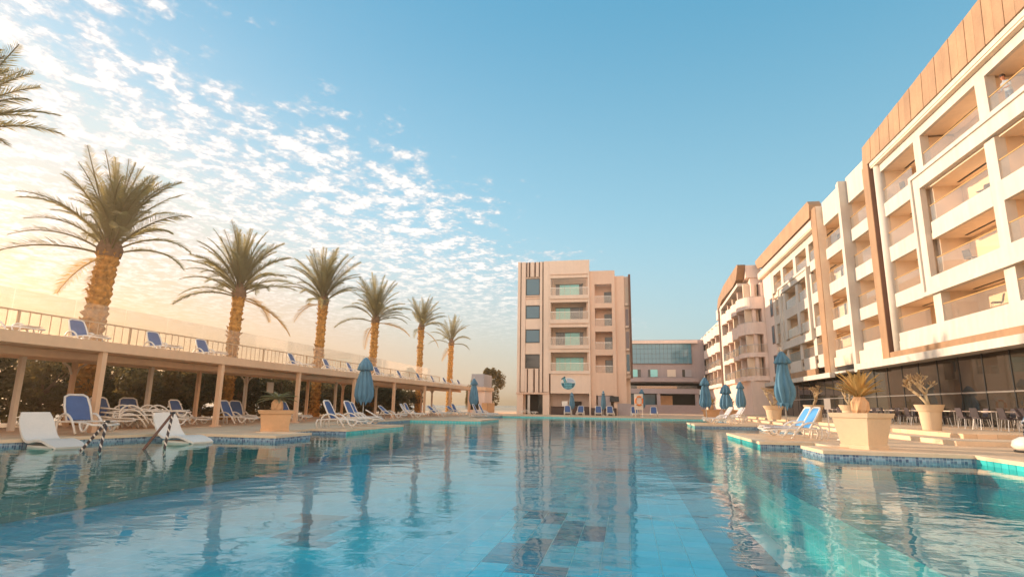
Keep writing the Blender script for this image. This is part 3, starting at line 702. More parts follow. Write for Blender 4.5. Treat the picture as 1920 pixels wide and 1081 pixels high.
bp(lk_, 'lobby_screen', 6.3, 8.6, YL+0.5, YL+0.6, 1.41, 3.2, TERRA)
bp(lk_, 'lobby_glass', -0.2, 5.4, YL+0.3, YL+0.33, 1.41, 3.4, WINMD)

# ------------------------------------------------------------------ far hotel block (faces the camera)
YG = 70.0
fb = thing('hotel_block', 'five-storey salmon hotel block with teal windows at the far pool end', 'building', (-6, 76, 0))
def gb(name, x0, x1, z0, z1, d0, d1, mt, par=None):      # box on the block's front: depth d measured back from the front plane
    return bp(par or fb, name, x0, x1, YG+d0, YG+d1, z0, z1, mt)
gb('core', -13.0, 0.5, 0.0, 16.4, 2.2, 18, FARP)
gb('left_tower', -13.05, -9.15, 2.45, 18.75, 0.35, 2.2, FARP)
# fluted fins of the left tower
gb('tower_fin', -13.08, -12.75, 2.55, 18.80, 0.0, 0.35, FARP)
gb('tower_fin', -12.62, -12.10, 2.65, 18.78, 0.05, 0.35, FARP)
gb('tower_fin', -10.28, -9.98, 2.65, 18.78, 0.05, 0.35, FARP); gb('tower_fin', -9.82, -9.15, 2.65, 18.80, 0.0, 0.35, FARP)
gb('dark_groove', -12.75, -12.62, 2.6, 18.78, 0.25, 0.34, WOODD); gb('dark_groove', -9.98, -9.82, 2.6, 18.78, 0.25, 0.34, WOODD)
for xa, xb in ((-12.02, -11.92), (-11.70, -11.58), (-10.96, -10.84), (-10.40, -10.28)):
    gb('dark_groove', xa, xb, 16.9, 18.76, 0.20, 0.34, WOODD)
for xa, xb in ((-11.88, -11.74), (-11.50, -11.05), (-10.80, -10.45)): gb('tower_fin', xa, xb, 16.85, 18.76, 0.08, 0.345, FARP)
for xa, xb in ((-11.85, -11.78), (-11.02, -10.92), (-10.42, -10.30)): gb('dark_groove', xa, xb, 2.6, 5.40, 0.20, 0.34, WOODD)
for xa, xb in ((-12.08, -11.88), (-11.70, -11.10), (-10.86, -10.46)): gb('tower_fin', xa, xb, 2.6, 5.42, 0.08, 0.345, FARP)
for za, zb, mt in ((14.5, 16.65, WINMD), (11.58, 13.2, WINMD), (8.6, 10.2, WINMD), (5.5, 7.15, WINDK)):
    f_ = gb('window', -12.07, -10.30, za, zb, 0.24, 0.346, BLACKF); gb('pane', -11.98, -10.39, za+0.08, zb-0.08, 0.225, 0.238, mt, f_)
gb('window_sill', -12.08, -10.30, 14.02, 14.5, 0.10, 0.345, FARD); gb('window_sill', -12.08, -10.30, 14.3, 14.36, 0.08, 0.10, WOODD)
for za, zb in ((13.25, 14.0), (10.25, 11.55), (7.2, 8.55)): gb('spandrel', -12.08, -10.30, za, zb, 0.16, 0.346, FARP)
gb('cornice', -13.15, -9.1, 2.38, 2.58, -0.12, 0.8, FARD)
for xa, xb in ((-13.05, -12.3), (-9.9, -9.1)): gb('base_pier', xa, xb, 0.0, 2.38, 0.0, 0.8, FARP)
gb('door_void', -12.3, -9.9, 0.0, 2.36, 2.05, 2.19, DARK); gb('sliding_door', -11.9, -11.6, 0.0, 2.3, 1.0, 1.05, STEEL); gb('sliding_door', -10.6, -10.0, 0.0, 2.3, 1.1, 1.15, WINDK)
# main balcony bay
GS = [(14.40, 13.95, 16.60), (11.40, 10.93, 13.54), (8.25, 7.80, 10.45), (5.15, 4.80, 7.40)]
gb('parapet_wall', -9.13, -4.15, 17.0, 18.80, 0.0, 0.5, FARP); gb('side_pier', -9.13, -8.95, 4.8, 17.0, 0.02, 2.2, FARP); gb('side_pier', -4.35, -4.15, 0.0, 17.0, 0.02, 2.2, FARP)
for i, (zt, zb, zs) in enumerate(GS):
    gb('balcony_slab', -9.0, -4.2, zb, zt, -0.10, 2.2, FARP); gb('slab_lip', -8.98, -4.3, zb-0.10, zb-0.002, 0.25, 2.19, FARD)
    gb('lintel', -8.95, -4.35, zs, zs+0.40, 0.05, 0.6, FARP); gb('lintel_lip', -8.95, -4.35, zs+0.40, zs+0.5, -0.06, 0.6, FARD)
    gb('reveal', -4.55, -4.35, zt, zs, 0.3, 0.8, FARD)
    gb('rail_glass', -8.94, -4.36, zt+.002, zt+0.92, 0.0, 0.015, RAILG); gb('handrail', -8.94, -4.36, zt+0.92, zt+0.96, -0.01, 0.03, STEEL)
    gb('recess_wall', -8.95, -4.35, zt, zs+0.4, 2.12, 2.195, FARP)
    xs = [-8.55, -8.05, -7.4, -6.7, -5.55, -5.12]
    for j in range(5):
        dk = (i, j) in ((0, 0), (0, 4), (1, 3), (1, 4), (2, 0), (2, 4)) or (i == 2 and j == 1)
        gb('glazed_door', xs[j]+0.02, xs[j+1]-0.02, zt+0.01, zt+1.72, 2.07, 2.118, WINDK if dk else WINLT)
    gb('door_frame', -8.6, -5.05, zt+1.73, zt+1.80, 2.04, 2.118, BLACKF)
gb('sign_wall', -8.95, -4.35, 2.5, 4.8, 0.06, 0.5, FARP)
gb('bar_void', -8.95, -4.35, 0.0, 2.5, 2.1, 2.18, ROSE); gb('bar_counter', -8.93, -4.37, 0.0, 0.92, 0.3, 0.9, COUNTER); gb('counter_top', -8.94, -4.36, 0.922, 0.98, 0.2, 1.0, WOODD)
gb('bar_fridge', -7.7, -7.0, 0.981, 1.6, 1.0, 1.6, STEEL); gb('bar_shelf', -6.4, -5.4, 1.0, 1.6, 1.6, 2.05, DARK)
# right-hand stack with single doors
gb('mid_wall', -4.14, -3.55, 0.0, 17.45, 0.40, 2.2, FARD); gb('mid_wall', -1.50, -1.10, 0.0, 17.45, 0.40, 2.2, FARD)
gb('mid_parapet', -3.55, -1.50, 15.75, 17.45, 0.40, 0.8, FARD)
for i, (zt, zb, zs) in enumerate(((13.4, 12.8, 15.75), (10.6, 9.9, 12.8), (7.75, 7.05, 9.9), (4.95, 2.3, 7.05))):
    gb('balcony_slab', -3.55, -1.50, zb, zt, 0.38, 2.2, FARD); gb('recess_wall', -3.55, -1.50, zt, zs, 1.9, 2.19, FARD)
    d = gb('balcony_door', -2.45, -1.55, zt, zt+1.62, 1.85, 1.898, BLACKF); gb('pane', -2.40, -1.6, zt+0.03, zt+1.58, 1.835, 1.848, WINDK, d)
    gb('rail_glass', -3.54, -1.51, zt+.002, zt+0.82, 0.42, 0.435, RAILG); gb('handrail', -3.54, -1.51, zt+0.82, zt+0.86, 0.40, 0.45, STEEL)
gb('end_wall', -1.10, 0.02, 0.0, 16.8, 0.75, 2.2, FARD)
gb('end_strip', 0.02, 0.54, 4.4, 16.8, 1.2, 2.2, FARP)
for i in range(4):
    gb('strip_window', 0.12, 0.45, 5.2+i*2.75, 7.2+i*2.75, 1.15, 1.199, (WINMD, MAUVE, MAUVE, PERGW)[i]); gb('strip_ledge', 0.05, 0.5, 4.9+i*2.75, 5.15+i*2.75, 0.9, 1.199, FARP)
gb('wood_fin', 0.54, 0.80, 4.4, 16.95, 0.6, 2.2, WOODD)
gb('end_base', -1.1, 0.5, 0.0, 1.4, 0.5, 0.74, MAUVE)
gb('lower_window', -3.35, -1.85, 0.9, 2.25, 0.36, 0.375, MAUVE); gb('wall_screen', -1.95, -0.9, 1.6, 2.2, 0.2, 0.3, BLACKF); gb('low_counter', -4.1, -1.2, 0.0, 0.85, -0.3, 0.35, COUNTER)
# round pool-bar sign with a bucket emblem and two lines of lettering
SGW = mat('sign_white', (0.75, 0.78, 0.76), 0.5, 0.03); SGT = mat('sign_teal', (0.01, 0.13, 0.19), 0.5, 0.03); SGC = mat('sign_cyan', (0.16, 0.48, 0.58), 0.5, 0.03); SGL = mat('sign_lilac', (0.46, 0.55, 0.68), 0.5, 0.03)
sg = thing('wall_sign', 'round teal bucket-shaped sign mounted above the pool bar', 'sign', (-6.82, YG, 2.8))
def disc(pts, d, mt, name): return MB().prism([(-6.82+x, 3.62+z) for x, z in pts], YG+0.055-d, YG+0.055-d+0.02, 'y').build(name, mt, sg)
def ell(rx, rz, a0, a1, cx=0, cz=0, n=28): return [(cx+rx*math.cos(rad(a0+(a1-a0)*i/n)), cz+rz*math.sin(rad(a0+(a1-a0)*i/n))) for i in range(n+1)]
disc(ell(0.90, 0.80, 180, 360, 0, 0.1)+ell(0.90, 0.62, 0, 180, 0, 0.12)[1:-1], 0.03, SGW, 'backing_plate')
disc(ell(0.82, 0.74, 180, 360, 0, 0.10), 0.052, SGT, 'bucket_body')
disc(ell(0.80, 0.50, 12, 100, 0.0, 0.13)+[(-0.1, 0.16)], 0.054, SGL, 'bucket_lid')
disc([(-0.50, 0.14), (0.42, 0.14), (0.46, -0.50), (-0.40, -0.54)], 0.075, SGC, 'label_panel')
disc([(-0.85, 0.60), (-0.42, 0.88), (-0.30, 0.82), (-0.38, 0.66), (-0.16, 0.20), (-0.50, 0.16), (-0.62, 0.54), (-0.80, 0.52)], 0.098, SGT, 'handle_block')
disc([(-0.62, 0.60), (-0.46, 0.68), (-0.26, 0.24), (-0.42, 0.22)], 0.121, SGC, 'handle_face')
# lettering too small to read in the photograph: two rows of dark letter strokes
for row, (zc, nl, wl) in enumerate(((3.60, 4, 0.15), (3.30, 4, 0.17))):
    for i in range(nl):
        x = -6.82-0.36+i*(wl+0.045)
        lm = MB().box(x, x+0.045, YG-0.045, YG-0.022, zc-0.10, zc+0.10)
        lm.box(x+0.046, x+wl, YG-0.045, YG-0.022, zc+0.055, zc+0.10)
        if i % 2: lm.box(x+wl-0.045, x+wl, YG-0.044, YG-0.023, zc-0.10, zc+0.054)
        else: lm.box(x+0.046, x+wl*0.9, YG-0.044, YG-0.023, zc-0.03, zc+0.01)
        lm.build('letter', SGT, sg)

# ------------------------------------------------------------------ pergola with roof terrace
PX = -17.0
pg = thing('pergola', 'long tan pergola of slim posts carrying a roof terrace', 'pergola', (-19.5, 35, 0))
FY = [4.4, 10.4, 16.27, 22.09, 28.17, 34.66, 41.22, 48.03, 55.28, 62.78]
for y in FY:
    bp(pg, 'post', PX-0.09, PX+0.09, y-0.09, y+0.09, 0.0, 2.60, PERG); bp(pg, 'post_foot', PX-0.16, PX+0.16, y-0.16, y+0.16, 0.002, 0.06, PERG)
RY = [5.6, 10.6, 16.1, 19.2, 21.6, 24.5, 29.9, 34.3, 38.0, 41.6, 44.8, 48.6, 51.8, 55.6, 58.8, 62.6]
for i, y in enumerate(RY):
    x = -20.0 if i % 3 else -21.3
    bp(pg, 'post', x-0.075, x+0.075, y-0.075, y+0.075, 0.0, 2.45, PERG if i % 2 else PERGW)
    if i % 3 == 0 or i > 8:
        for s_ in (-1, 1): MB().tube([(x, y+s_*0.09, 2.0), (x, y+s_*0.22, 2.28), (x, y+s_*0.50, 2.44)], 0.045, 6).build('brace', PERGW, pg)
bp(pg, 'front_beam', PX-0.14, PX+0.14, 2.0, 63.2, 2.60, 2.93, PERG)
bp(pg, 'inner_beam', -18.3, -18.1, 2.0, 63.1, 2.36, 2.58, PERG); bp(pg, 'rear_beam', -20.1, -19.9, 2.0, 63.1, 2.45, 2.62, PERG); bp(pg, 'rear_beam', -21.42, -21.2, 2.0, 63.1, 2.45, 2.62, PERG)
bp(pg, 'roof_deck', -22.2, PX-0.142, 2.0, 63.2, 2.63, 2.86, PERG)
for i in range(30): bp(pg, 'rafter', -22.1, PX-0.145, 3.0+i*2.05, 3.12+i*2.05, 2.585, 2.628, PERG)
rl = thing('terrace_railing', 'thin brown baluster railing along the back of the roof terrace', 'railing', (-20.6, 35, 2.86))
RX = -20.6
bp(rl, 'top_rail', RX-0.025, RX+0.025, 2.2, 63.0, 4.02, 4.07, RAILM); bp(rl, 'bottom_rail', RX-0.02, RX+0.02, 2.2, 63.0, 2.98, 3.02, RAILM)
y = 11.5
i = 0
while y < 63:
    if i % 12 == 0: bp(rl, 'railing_post', RX-0.035, RX+0.035, y-0.035, y+0.035, 2.862, 4.02, RAILM)
    else: bp(rl, 'baluster', RX-0.011, RX+0.011, y-0.011, y+0.011, 3.02, 4.02, RAILM)
    y += 0.39; i += 1
ws = thing('glass_windscreen', 'clear glass windscreen panels behind the terrace railing', 'windscreen', (-21.9, 45, 2.86))
for i in range(20):
    y = 14.5+i*2.45
    bp(ws, 'glass_panel', -21.92, -21.90, y, y+2.40, 2.862, 5.0, SCREENG); bp(ws, 'panel_clip', -21.93, -21.89, y-0.05, y, 2.862, 3.3, STEEL)
# kiosk at the far end
ks = thing('kiosk', 'small rose kiosk with a grey roof screen at the pergola end', 'kiosk', (-15.5, 65, 0))
bp(ks, 'wall', -17.6, -15.65, 64.2, 68.0, 0.0, 2.62, ROSE); bp(ks, 'wall_base', -15.9, -15.3, 64.0, 67.8, 0.0, 1.25, TERRA); bp(ks, 'fascia', -17.4, -15.5, 63.9, 68.2, 2.62, 3.0, PERG)
bp(ks, 'roof_screen', -17.2, -15.75, 64.1, 64.2, 3.0, 4.45, GREYP); bp(ks, 'roof_screen', -15.85, -15.75, 64.201, 68.0, 3.0, 4.45, GREYP)
bp(ks, 'serving_hatch', -17.3, -16.3, 64.17, 64.199, 0.5, 1.5, DARK)

# ------------------------------------------------------------------ palms
def frond_mesh(el, bend, Ln, seed, mt, droop=0.25, dens=58):
    r = random.Random(seed); b = MB(); pts = []; p = Vector((0, 0, 0)); a = rad(el); K = 14
    for i in range(K+1):
        pts.append(p.copy()); t = i/K
        an = a-rad(bend)*(t**1.4)
        p = p+Vector((math.cos(an), 0, math.sin(an)))*(Ln/K)
    b.tube(pts, [0.040*(1-0.85*i/K)+0.005 for i in range(K+1)], 5)
    for s_ in (-1, 1):
        for i in range(dens):
            t = 0.22+0.78*i/dens; fi = t*K; k = min(int(fi), K-1); u = fi-k
            q = pts[k].lerp(pts[k+1], u); d = (pts[k+1]-pts[k]).normalized()
            side = Vector((0, s_, 0)); up = side.cross(d).normalized()*s_
            if up.z < 0: up = -up
            ln = Ln*0.165*(math.sin(math.pi*min(1, 0.16+t*0.80))**0.7)*r.uniform(0.8, 1.15)
            fw = 0.55+0.5*t
            dr = (side*math.cos(0.5)+d*fw+up*r.uniform(0.05, 0.55)).normalized()
            wd = d*0.015+up*0.008*s_
            e = q+dr*ln; e.z -= droop*ln*r.uniform(0.3, 1.0)
            m_ = q.lerp(e, 0.45)+Vector((0, 0, 0.03*ln))
            b.add([q-wd*0.6, q+wd*0.6, m_+wd*0.75, e, m_-wd*0.75], [(0, 1, 2, 3, 4)])
    return b.mesh('frond', mt)
FM = {}
def fronds(mt, key):
    for i, (el, bd) in enumerate(((85, 16), (79, 32), (72, 46), (64, 58), (54, 68), (44, 74), (30, 66), (8, 60), (-20, 45))):
        for s_ in range(2): FM[(key, i, s_)] = frond_mesh(el, bd+(s_*8-4), 3.5, 100+i*7+s_, mt, 0.30)
fronds(FROND, 'g'); fronds(FRONDO, 'd')
def trunk_mesh(h, r0, r1, seed, lean):
    r = random.Random(seed); b = MB(); n_ = 22; K = max(40, int(h*9)); prof = []
    v = []
    for i in range(K+1):
        t = i/K; z = t*h; rr = r0+(r1-r0)*t+0.06*math.exp(-z/0.5)+0.05*max(0, (t-0.86)/0.14)
        row = z/0.30; ri = math.floor(row); ph = row-ri
        for j in range(n_):
            a = 2*math.pi*j/n_; c_ = j/n_*9+(0.5 if ri % 2 else 0); cc = abs((c_ % 1)-0.5)*2
            k = rr*(0.80+0.42*ph*(1-cc*0.85))+r.uniform(-0.012, 0.012)
            v.append((k*math.cos(a)+lean[0]*t*t, k*math.sin(a)+lean[1]*t*t, z))
    f_ = [(i*n_+j, i*n_+(j+1) % n_, (i+1)*n_+(j+1) % n_, (i+1)*n_+j) for i in range(K) for j in range(n_)]
    f_.append(tuple(range(K*n_, K*n_+n_)))
    b.add(v, f_)
    for j in range(int(h*5)):           # cut leaf bases sticking out
        z = r.uniform(0.3, 1)*h; a = r.uniform(0, 6.28); t = z/h; rr = (r0+(r1-r0)*t)
        c_ = Vector((lean[0]*t*t+rr*math.cos(a)*0.9, lean[1]*t*t+rr*math.sin(a)*0.9, z)); o_ = Vector((math.cos(a), math.sin(a), 0.9))*0.14
        b.tube([c_, c_+o_], [0.05, 0.025], 4)
    return b.mesh('trunk', TRUNK, False)
def palm(label, base, h, r0, r1, nf, sc_, seed, lean=(0, 0), shape=None, swing=0.0):
    t = thing('date_palm', label, 'palm', base, 0, 'date palms behind the pergola'); r = random.Random(seed); gap = r.uniform(0, 6.28)
    reg(bpy.data.objects.new('trunk', trunk_mesh(h, r0, r1, seed, lean)), t, Matrix.Translation(base))
    top = Vector(base)+Vector((lean[0], lean[1], h-0.12))
    cm_ = MB(); cm_.lathe([(r1*1.05, -0.25), (r1*1.2, 0.1), (r1*0.9, 0.45), (r1*0.35, 0.8)], 12); 
    cr = reg(bpy.data.objects.new('crown', cm_.mesh('crown_heart', BARK)), t, Matrix.Translation(top))
    for i in range(nf):
        u = (i+0.5)/nf
        ki = int((u/0.88)**1.05*5.9) if u < 0.88 else min(8, int(5.6+(u-0.88)/0.12*(shape or 7.6)*0.38))
        a = i*2.39996+r.uniform(-0.5, 0.5)
        if u > 0.5 and math.cos(a-gap) > 0.72 and r.random() < 0.75: continue
        M = Matrix.Translation(top+Vector((0, 0, 0.15-0.35*u+0.3*(1-u)))) @ Matrix.Rotation(a, 4, 'Z') @ Matrix.Rotation(r.uniform(-0.35, 0.35), 4, 'X') @ Matrix.Rotation(rad(swing)*math.cos(a), 4, 'Y') @ Matrix.Scale(sc_*r.uniform(0.88, 1.1), 4)
        reg(bpy.data.objects.new('frond', FM[('d' if ki == 8 or (ki == 7 and r.random() < 0.4) else 'g', ki, i % 2)]), cr, M)
    return t
palm('largest full palm, its broad crown nearest the glow of the sun', (-23, 21.2, 0), 7.7, 0.51, 0.45, 66, 1.16, 1, (0.25, 0.1), 8.3, 4)
palm('second palm from the sunlit side, upright fan of dense fronds', (-23, 30.6, 0), 7.5, 0.40, 0.35, 64, 1.10, 2, (0.1, 0), 7.4, -5)
palm('third palm in the row, wide arching fronds above a patterned trunk', (-23, 40.6, 0), 8.8, 0.40, 0.35, 54, 1.14, 3, (0.0, 0.1), 7.8)
palm('fourth palm in the row, crown swept sideways above the blue parasol', (-23, 50.3, 0), 8.7, 0.40, 0.34, 44, 1.12, 4, (0.05, 0), 8.2, 8)
palm('fifth palm in the row, slender with a small windblown crown', (-23, 62.8, 0), 9.7, 0.38, 0.32, 38, 0.95, 5, (0, 0.1), 8.2, 6)
palm('smallest-looking last palm of the row, beside the kiosk', (-23, 74.5, 0), 9.1, 0.40, 0.33, 28, 1.0, 6, (0.1, 0), 7.6)
palm('palm cut off by the picture edge, only drooping frond tips showing', (-23.2, 14.0, 0), 9.0, 0.5, 0.44, 70, 1.30, 28, (0.1, 0), 9.0)

# ------------------------------------------------------------------ trees and shrubs behind the pergola
def leaf_cloud(seed, rx, ry, rz, nl, size, mt, name='crown'):
    r = random.Random(seed); b = MB()
    cl_ = [(Vector((r.uniform(-.75, .75)*rx, r.uniform(-.75, .75)*ry, r.uniform(-.7, .75)*rz)), r.uniform(0.22, 0.5)) for _ in range(16)]
    for i in range(nl):
        c_, s_ = r.choice(cl_)
        d = Vector((r.gauss(0, 1), r.gauss(0, 1), r.gauss(0, 1))).normalized()*(r.random()**0.4)
        p = c_+Vector((d.x*rx, d.y*ry, d.z*rz))*s_
        a = Vector((r.gauss(0, 1), r.gauss(0, 1), r.gauss(0, .6))).normalized(); q = a.orthogonal().normalized(); q.rotate(Matrix.Rotation(r.uniform(0, 6.28), 3, a))
        l_ = size*r.uniform(0.6, 1.4); w_ = l_*0.42
        b.add([p-a*l_*0.5, p+q*w_*0.5, p+a*l_*0.5, p-q*w_*0.5], [(0, 1, 2, 3)])
    return b.mesh(name, mt)
LC = [leaf_cloud(31+i, 1.5, 1.9, 1.15, 2600, 0.24, (LEAF, LEAFB, LEAF, LEAF)[i]) for i in range(4)]
def limb_mesh(seed, h):
    r = random.Random(seed); b = MB(); b.tube([(0, 0, 0), (0.05, 0.03, h*0.5), (0, 0.08, h)], [0.10, 0.08, 0.05], 7)
    for i in range(5):
        a = r.uniform(0, 6.28); z = h*r.uniform(0.4, 0.8); b.tube([(0, 0, z), (0.5*math.cos(a), 0.5*math.sin(a), z+0.5), (0.9*math.cos(a), 0.9*math.sin(a), z+1.1)], [0.045, 0.03, 0.012], 5)
    return b.mesh('trunk', BARK)
LM = [limb_mesh(5, 1.7), limb_mesh(9, 1.5)]
rt = random.Random(21)
k = 0
y = 5.0
while y < 64:
    for row in range(2):
        x = (-24.2, -26.6)[row]+rt.uniform(-0.5, 0.5); yy = y+row*1.2+rt.uniform(-0.4, 0.4)
        t = thing('leafy_tree', 'dark leafy tree in the dense row behind the pergola posts', 'tree', (x, yy, 0), rt.uniform(0, 6), 'trees behind the pergola')
        Mw = WM[t.name].copy(); s_ = rt.uniform(0.85, 1.08)
        reg(bpy.data.objects.new('trunk', LM[k % 2]), t, Mw)
        reg(bpy.data.objects.new('crown', LC[rt.randrange(4)]), t, Mw @ Matrix.Translation((0, 0, 1.75 if row == 0 else 2.0)) @ Matrix.Diagonal((s_, s_, s_*1.12, 1)))
        if row == 0: reg(bpy.data.objects.new('under_growth', LC[(k+1) % 4]), t, Mw @ Matrix.Translation((0.2, 0.3, 0.7)) @ Matrix.Rotation(1.0, 4, 'Z') @ Matrix.Diagonal((0.8, 0.85, 0.6, 1)))
        k += 1
    y += 2.5
LT = leaf_cloud(77, 1.25, 1.25, 2.4, 7000, 0.24, LEAFB)
t = thing('columnar_tree', 'tall dense olive-brown tree standing alone beyond the kiosk', 'tree', (-17.1, 71.6, 0))
reg(bpy.data.objects.new('trunk', limb_mesh(3, 3.0)), t, WM[t.name].copy()); reg(bpy.data.objects.new('crown', LT), t, WM[t.name] @ Matrix.Translation((0, 0, 3.0)) @ Matrix.Diagonal((1.5, 1.5, 1.2, 1)))
t = thing('columnar_tree', 'lower ragged tree half hidden behind the kiosk screen', 'tree', (-19.0, 71.8, 0))
reg(bpy.data.objects.new('trunk', LM[0]), t, WM[t.name].copy()); reg(bpy.data.objects.new('crown', LT), t, WM[t.name] @ Matrix.Translation((0, 0, 2.5)) @ Matrix.Diagonal((0.8, 0.9, 0.85, 1)))

# ------------------------------------------------------------------ sun loungers
def make_lounger(name, back, sling, seatm, legs=True):
    """feet towards +x; back = backrest angle in degrees above the seat plane"""
    t = thing(name, 'x', 'sun lounger')
    W2, SH = 0.33, 0.34
    rails = MB()
    for s_ in (-1, 1):
        rails.tube(bez((-0.62, s_*W2, SH), (0.0, s_*W2, SH+0.02), (0.6, s_*W2, SH+0.04), (1.20, s_*W2, SH-0.04), 8), 0.030, 6)
    rails.tube([(1.20, -W2, SH-0.04), (1.25, 0, SH-0.06), (1.20, W2, SH-0.04)], 0.030, 6); rails.tube([(-0.62, -W2, SH), (-0.62, W2, SH)], 0.028, 6)
    rails.build('frame', PLAST, t, True)
    seat = MB()
    for i in range(8):
        x0 = -0.08+i*0.158; seat.box(x0, x0+0.14, -W2+0.02, W2-0.02, SH+0.012+0.003*i, SH+0.034+0.003*i)
    seat.build('seat', seatm, t)
    bk = MB(); ca, sa = math.cos(rad(back)), math.sin(rad(back)); Lb = 0.80; hx = -0.10
    def P(u, y, o): return (hx-ca*u-sa*o*-1*-1, y, SH+0.03+sa*u-ca*o*-1)
    N_ = 8
    fr_ = [(0.0, -W2+.01), (Lb*0.55, -W2+.005), (Lb*0.92, -W2*0.86), (Lb, -W2*0.55), (Lb, W2*0.55), (Lb*0.92, W2*0.86), (Lb*0.55, W2-.005), (0.0, W2-.01)]
    MB().tube([(hx-ca*u, y, SH+0.03+sa*u) for u, y in fr_], 0.032, 6).build('backrest_frame', PLAST, t, True)
    ins = [(0.03, -W2+.045), (Lb*0.55, -W2+.04), (Lb*0.90, -W2*0.78), (Lb-0.035, -W2*0.5), (Lb-0.035, W2*0.5), (Lb*0.90, W2*0.78), (Lb*0.55, W2-.04), (0.03, W2-.045)]
    v = [(hx-ca*u+sa*0.008, y, SH+0.03+sa*u+ca*0.008) for u, y in ins]+[(hx-ca*u-sa*0.008, y, SH+0.03+sa*u-ca*0.008) for u, y in ins]; n_ = len(ins)
    bk.add(v, [tuple(range(n_)), tuple(range(2*n_-1, n_-1, -1))]+[(i, n_+i, n_+(i+1) % n_, (i+1) % n_) for i in range(n_)])
    bk.build('backrest', sling, t)
    for s_ in (-1, 1):
        y_ = s_*(W2+0.035)
        MB().tube(bez((-0.42, y_, 0.03), (-0.62, y_, 0.55), (-0.05, y_, 0.78), (0.34, y_, 0.30), 10)+[(0.52, y_, 0.05)], 0.032, 6).build('armrest', PLAST, t, True)
        MB().tube(bez((0.62, y_*0.97, SH), (0.72, y_*0.97, 0.12), (0.86, y_*0.97, 0.0), (1.05, y_*0.97, SH-0.02), 8), 0.030, 6).build('front_leg', PLAST, t, True)
        MB().tube([(-0.60, y_*0.97, SH), (-0.66, y_*0.97, 0.2), (-0.60, y_*0.97, 0.025)], 0.030, 6).build('rear_leg', PLAST, t, True)
    return t
LB = make_lounger('sun_lounger', 62, SLING, PLAST); LF = make_lounger('sun_lounger', 40, SLING, PLAST); LW = make_lounger('sun_lounger', 55, SLINGL, PLAST); LS = make_lounger('sun_lounger', 58, SKYSL, SLINGL)
LR = make_lounger('sun_lounger', 60, FADED, PLAST)
LFL = make_lounger('sun_lounger', 6, PLAST, PLAST)
used = set()
def lounge(proto, loc, rz, label, group, scale=1.0):
    f = proto.name not in used; used.add(proto.name)
    return place(proto, loc, rad(rz), label, group, scale, f)
# left deck
LD = 'sun loungers on the palm-side deck'
def G(px, py, z=0.0): return tuple(onz(px, py, z))
lounge(LB, (-16.3, 15.2, 0), -16, 'large blue-backed lounger at the pool edge behind the striped handrail', LD, 1.1)
lounge(LB, (-18.4, 13.0, 0), -18, 'blue-backed lounger cut off by the picture edge', LD, 1.12)
lounge(LB, (-19.0, 18.6, 0), -12, 'blue-backed lounger directly behind a front pergola post', LD, 1.05)
lounge(LB, (-20.1, 20.9, 0), -30, 'lounger showing only its blue back above the stacked white loungers', LD, 1.05)
lounge(LB, (-18.6, 22.0, 0), 0, 'lounger just past the stack, half hidden by a pergola post', LD)
lounge(LB, (-18.0, 24.4, 0), 0, 'lounger under the pergola, next after the stack, turned to the pool', LD)
lounge(LB, (-19.5, 27.0, 0), -25, 'lounger mostly hidden behind the cycad planter', LD)
lounge(LB, (-18.0, 29.2, 0), 0, 'lounger right of the cycad planter, crossed by a post', LD)
lounge(LB, (-12.0, 23.0, 0), 4, 'front lounger of the trio beside the blue parasol', LD, 1.05)
lounge(LB, (-12.6, 26.0, 0), 2, 'middle lounger of the trio beside the blue parasol', LD, 1.05)
lounge(LB, (-13.7, 28.6, 0), 0, 'rear lounger of the trio, behind the others by the parasol', LD)
ords = ['first', 'second', 'third', 'fourth', 'fifth', 'sixth', 'seventh', 'eighth', 'ninth', 'tenth', 'eleventh', 'twelfth', 'thirteenth', 'fourteenth', 'fifteenth', 'sixteenth']
for i, (x, y, p_) in enumerate(((-15.8, 37.6, LF), (-15.6, 40.6, LW), (-16.4, 43.2, LB), (-15.4, 46.4, LF), (-16.0, 49.0, LW), (-15.2, 51.8, LB), (-16.2, 54.2, LF))):
    lounge(p_, (x, y, 0), rb.uniform(-14, 10), '%s lounger past the blue parasol along the far pergola' % ords[i], LD)
lounge(LB, (-12.2, 47.9, 0), 0, 'blue lounger in front of the far dark parasol', LD); lounge(LB, (-12.0, 49.2, 0), 0, 'second blue lounger just behind the one by the far dark parasol', LD)
# white loungers stacked flat
for i in range(6):
    r_ = rb.uniform(-6, 6)
    lounge(LFL, (-18.2+rb.uniform(-.05, .05)+(i % 2)*0.1, 18.9+(i // 3)*1.1, 0.15*(i % 3)), 65+r_, ['lowest', 'middle', 'topmost'][i % 3]+' white lounger in the '+('nearer' if i < 3 else 'farther')+' flat stack under the pergola', 'white loungers stacked flat')
# roof terrace
for i, x in enumerate((12, 152, 297, 388, 558, 622, 665, 715, 757, 792, 818, 840, 855, 866)):
    Yr = onx(x, 640, -18.6).y
    lounge(LR if i else LFL, (-18.6, Yr, 2.862), -4+rb.uniform(-8, 8), ('flat white lounger on the roof terrace at the picture edge' if i == 0 else '%s blue lounger along the roof terrace, counted from the sun' % ords[i-1]), 'sun loungers on the roof terrace', 0.88)
# right deck
RD = 'sun loungers on the hotel-side deck'
lounge(LS, (6.0, 22.3, 0.0), 188, 'bright blue lounger nearest the hotel-side pool edge', RD, 1.05)
lounge(LS, (6.3, 24.4, 0.0), 186, 'blue lounger just behind the nearest one under the big parasol', RD, 1.05)
for i, (x, y) in enumerate(((6.1, 40.2), (6.3, 42.0), (7.6, 45.0), (8.4, 48.6), (8.9, 51.5), (9.5, 54.5))):
    lounge(LW, (x, y, 0), 184+rb.uniform(-8, 8), '%s pale lounger of the row between the three grouped parasols' % ords[i], RD, 1.05)
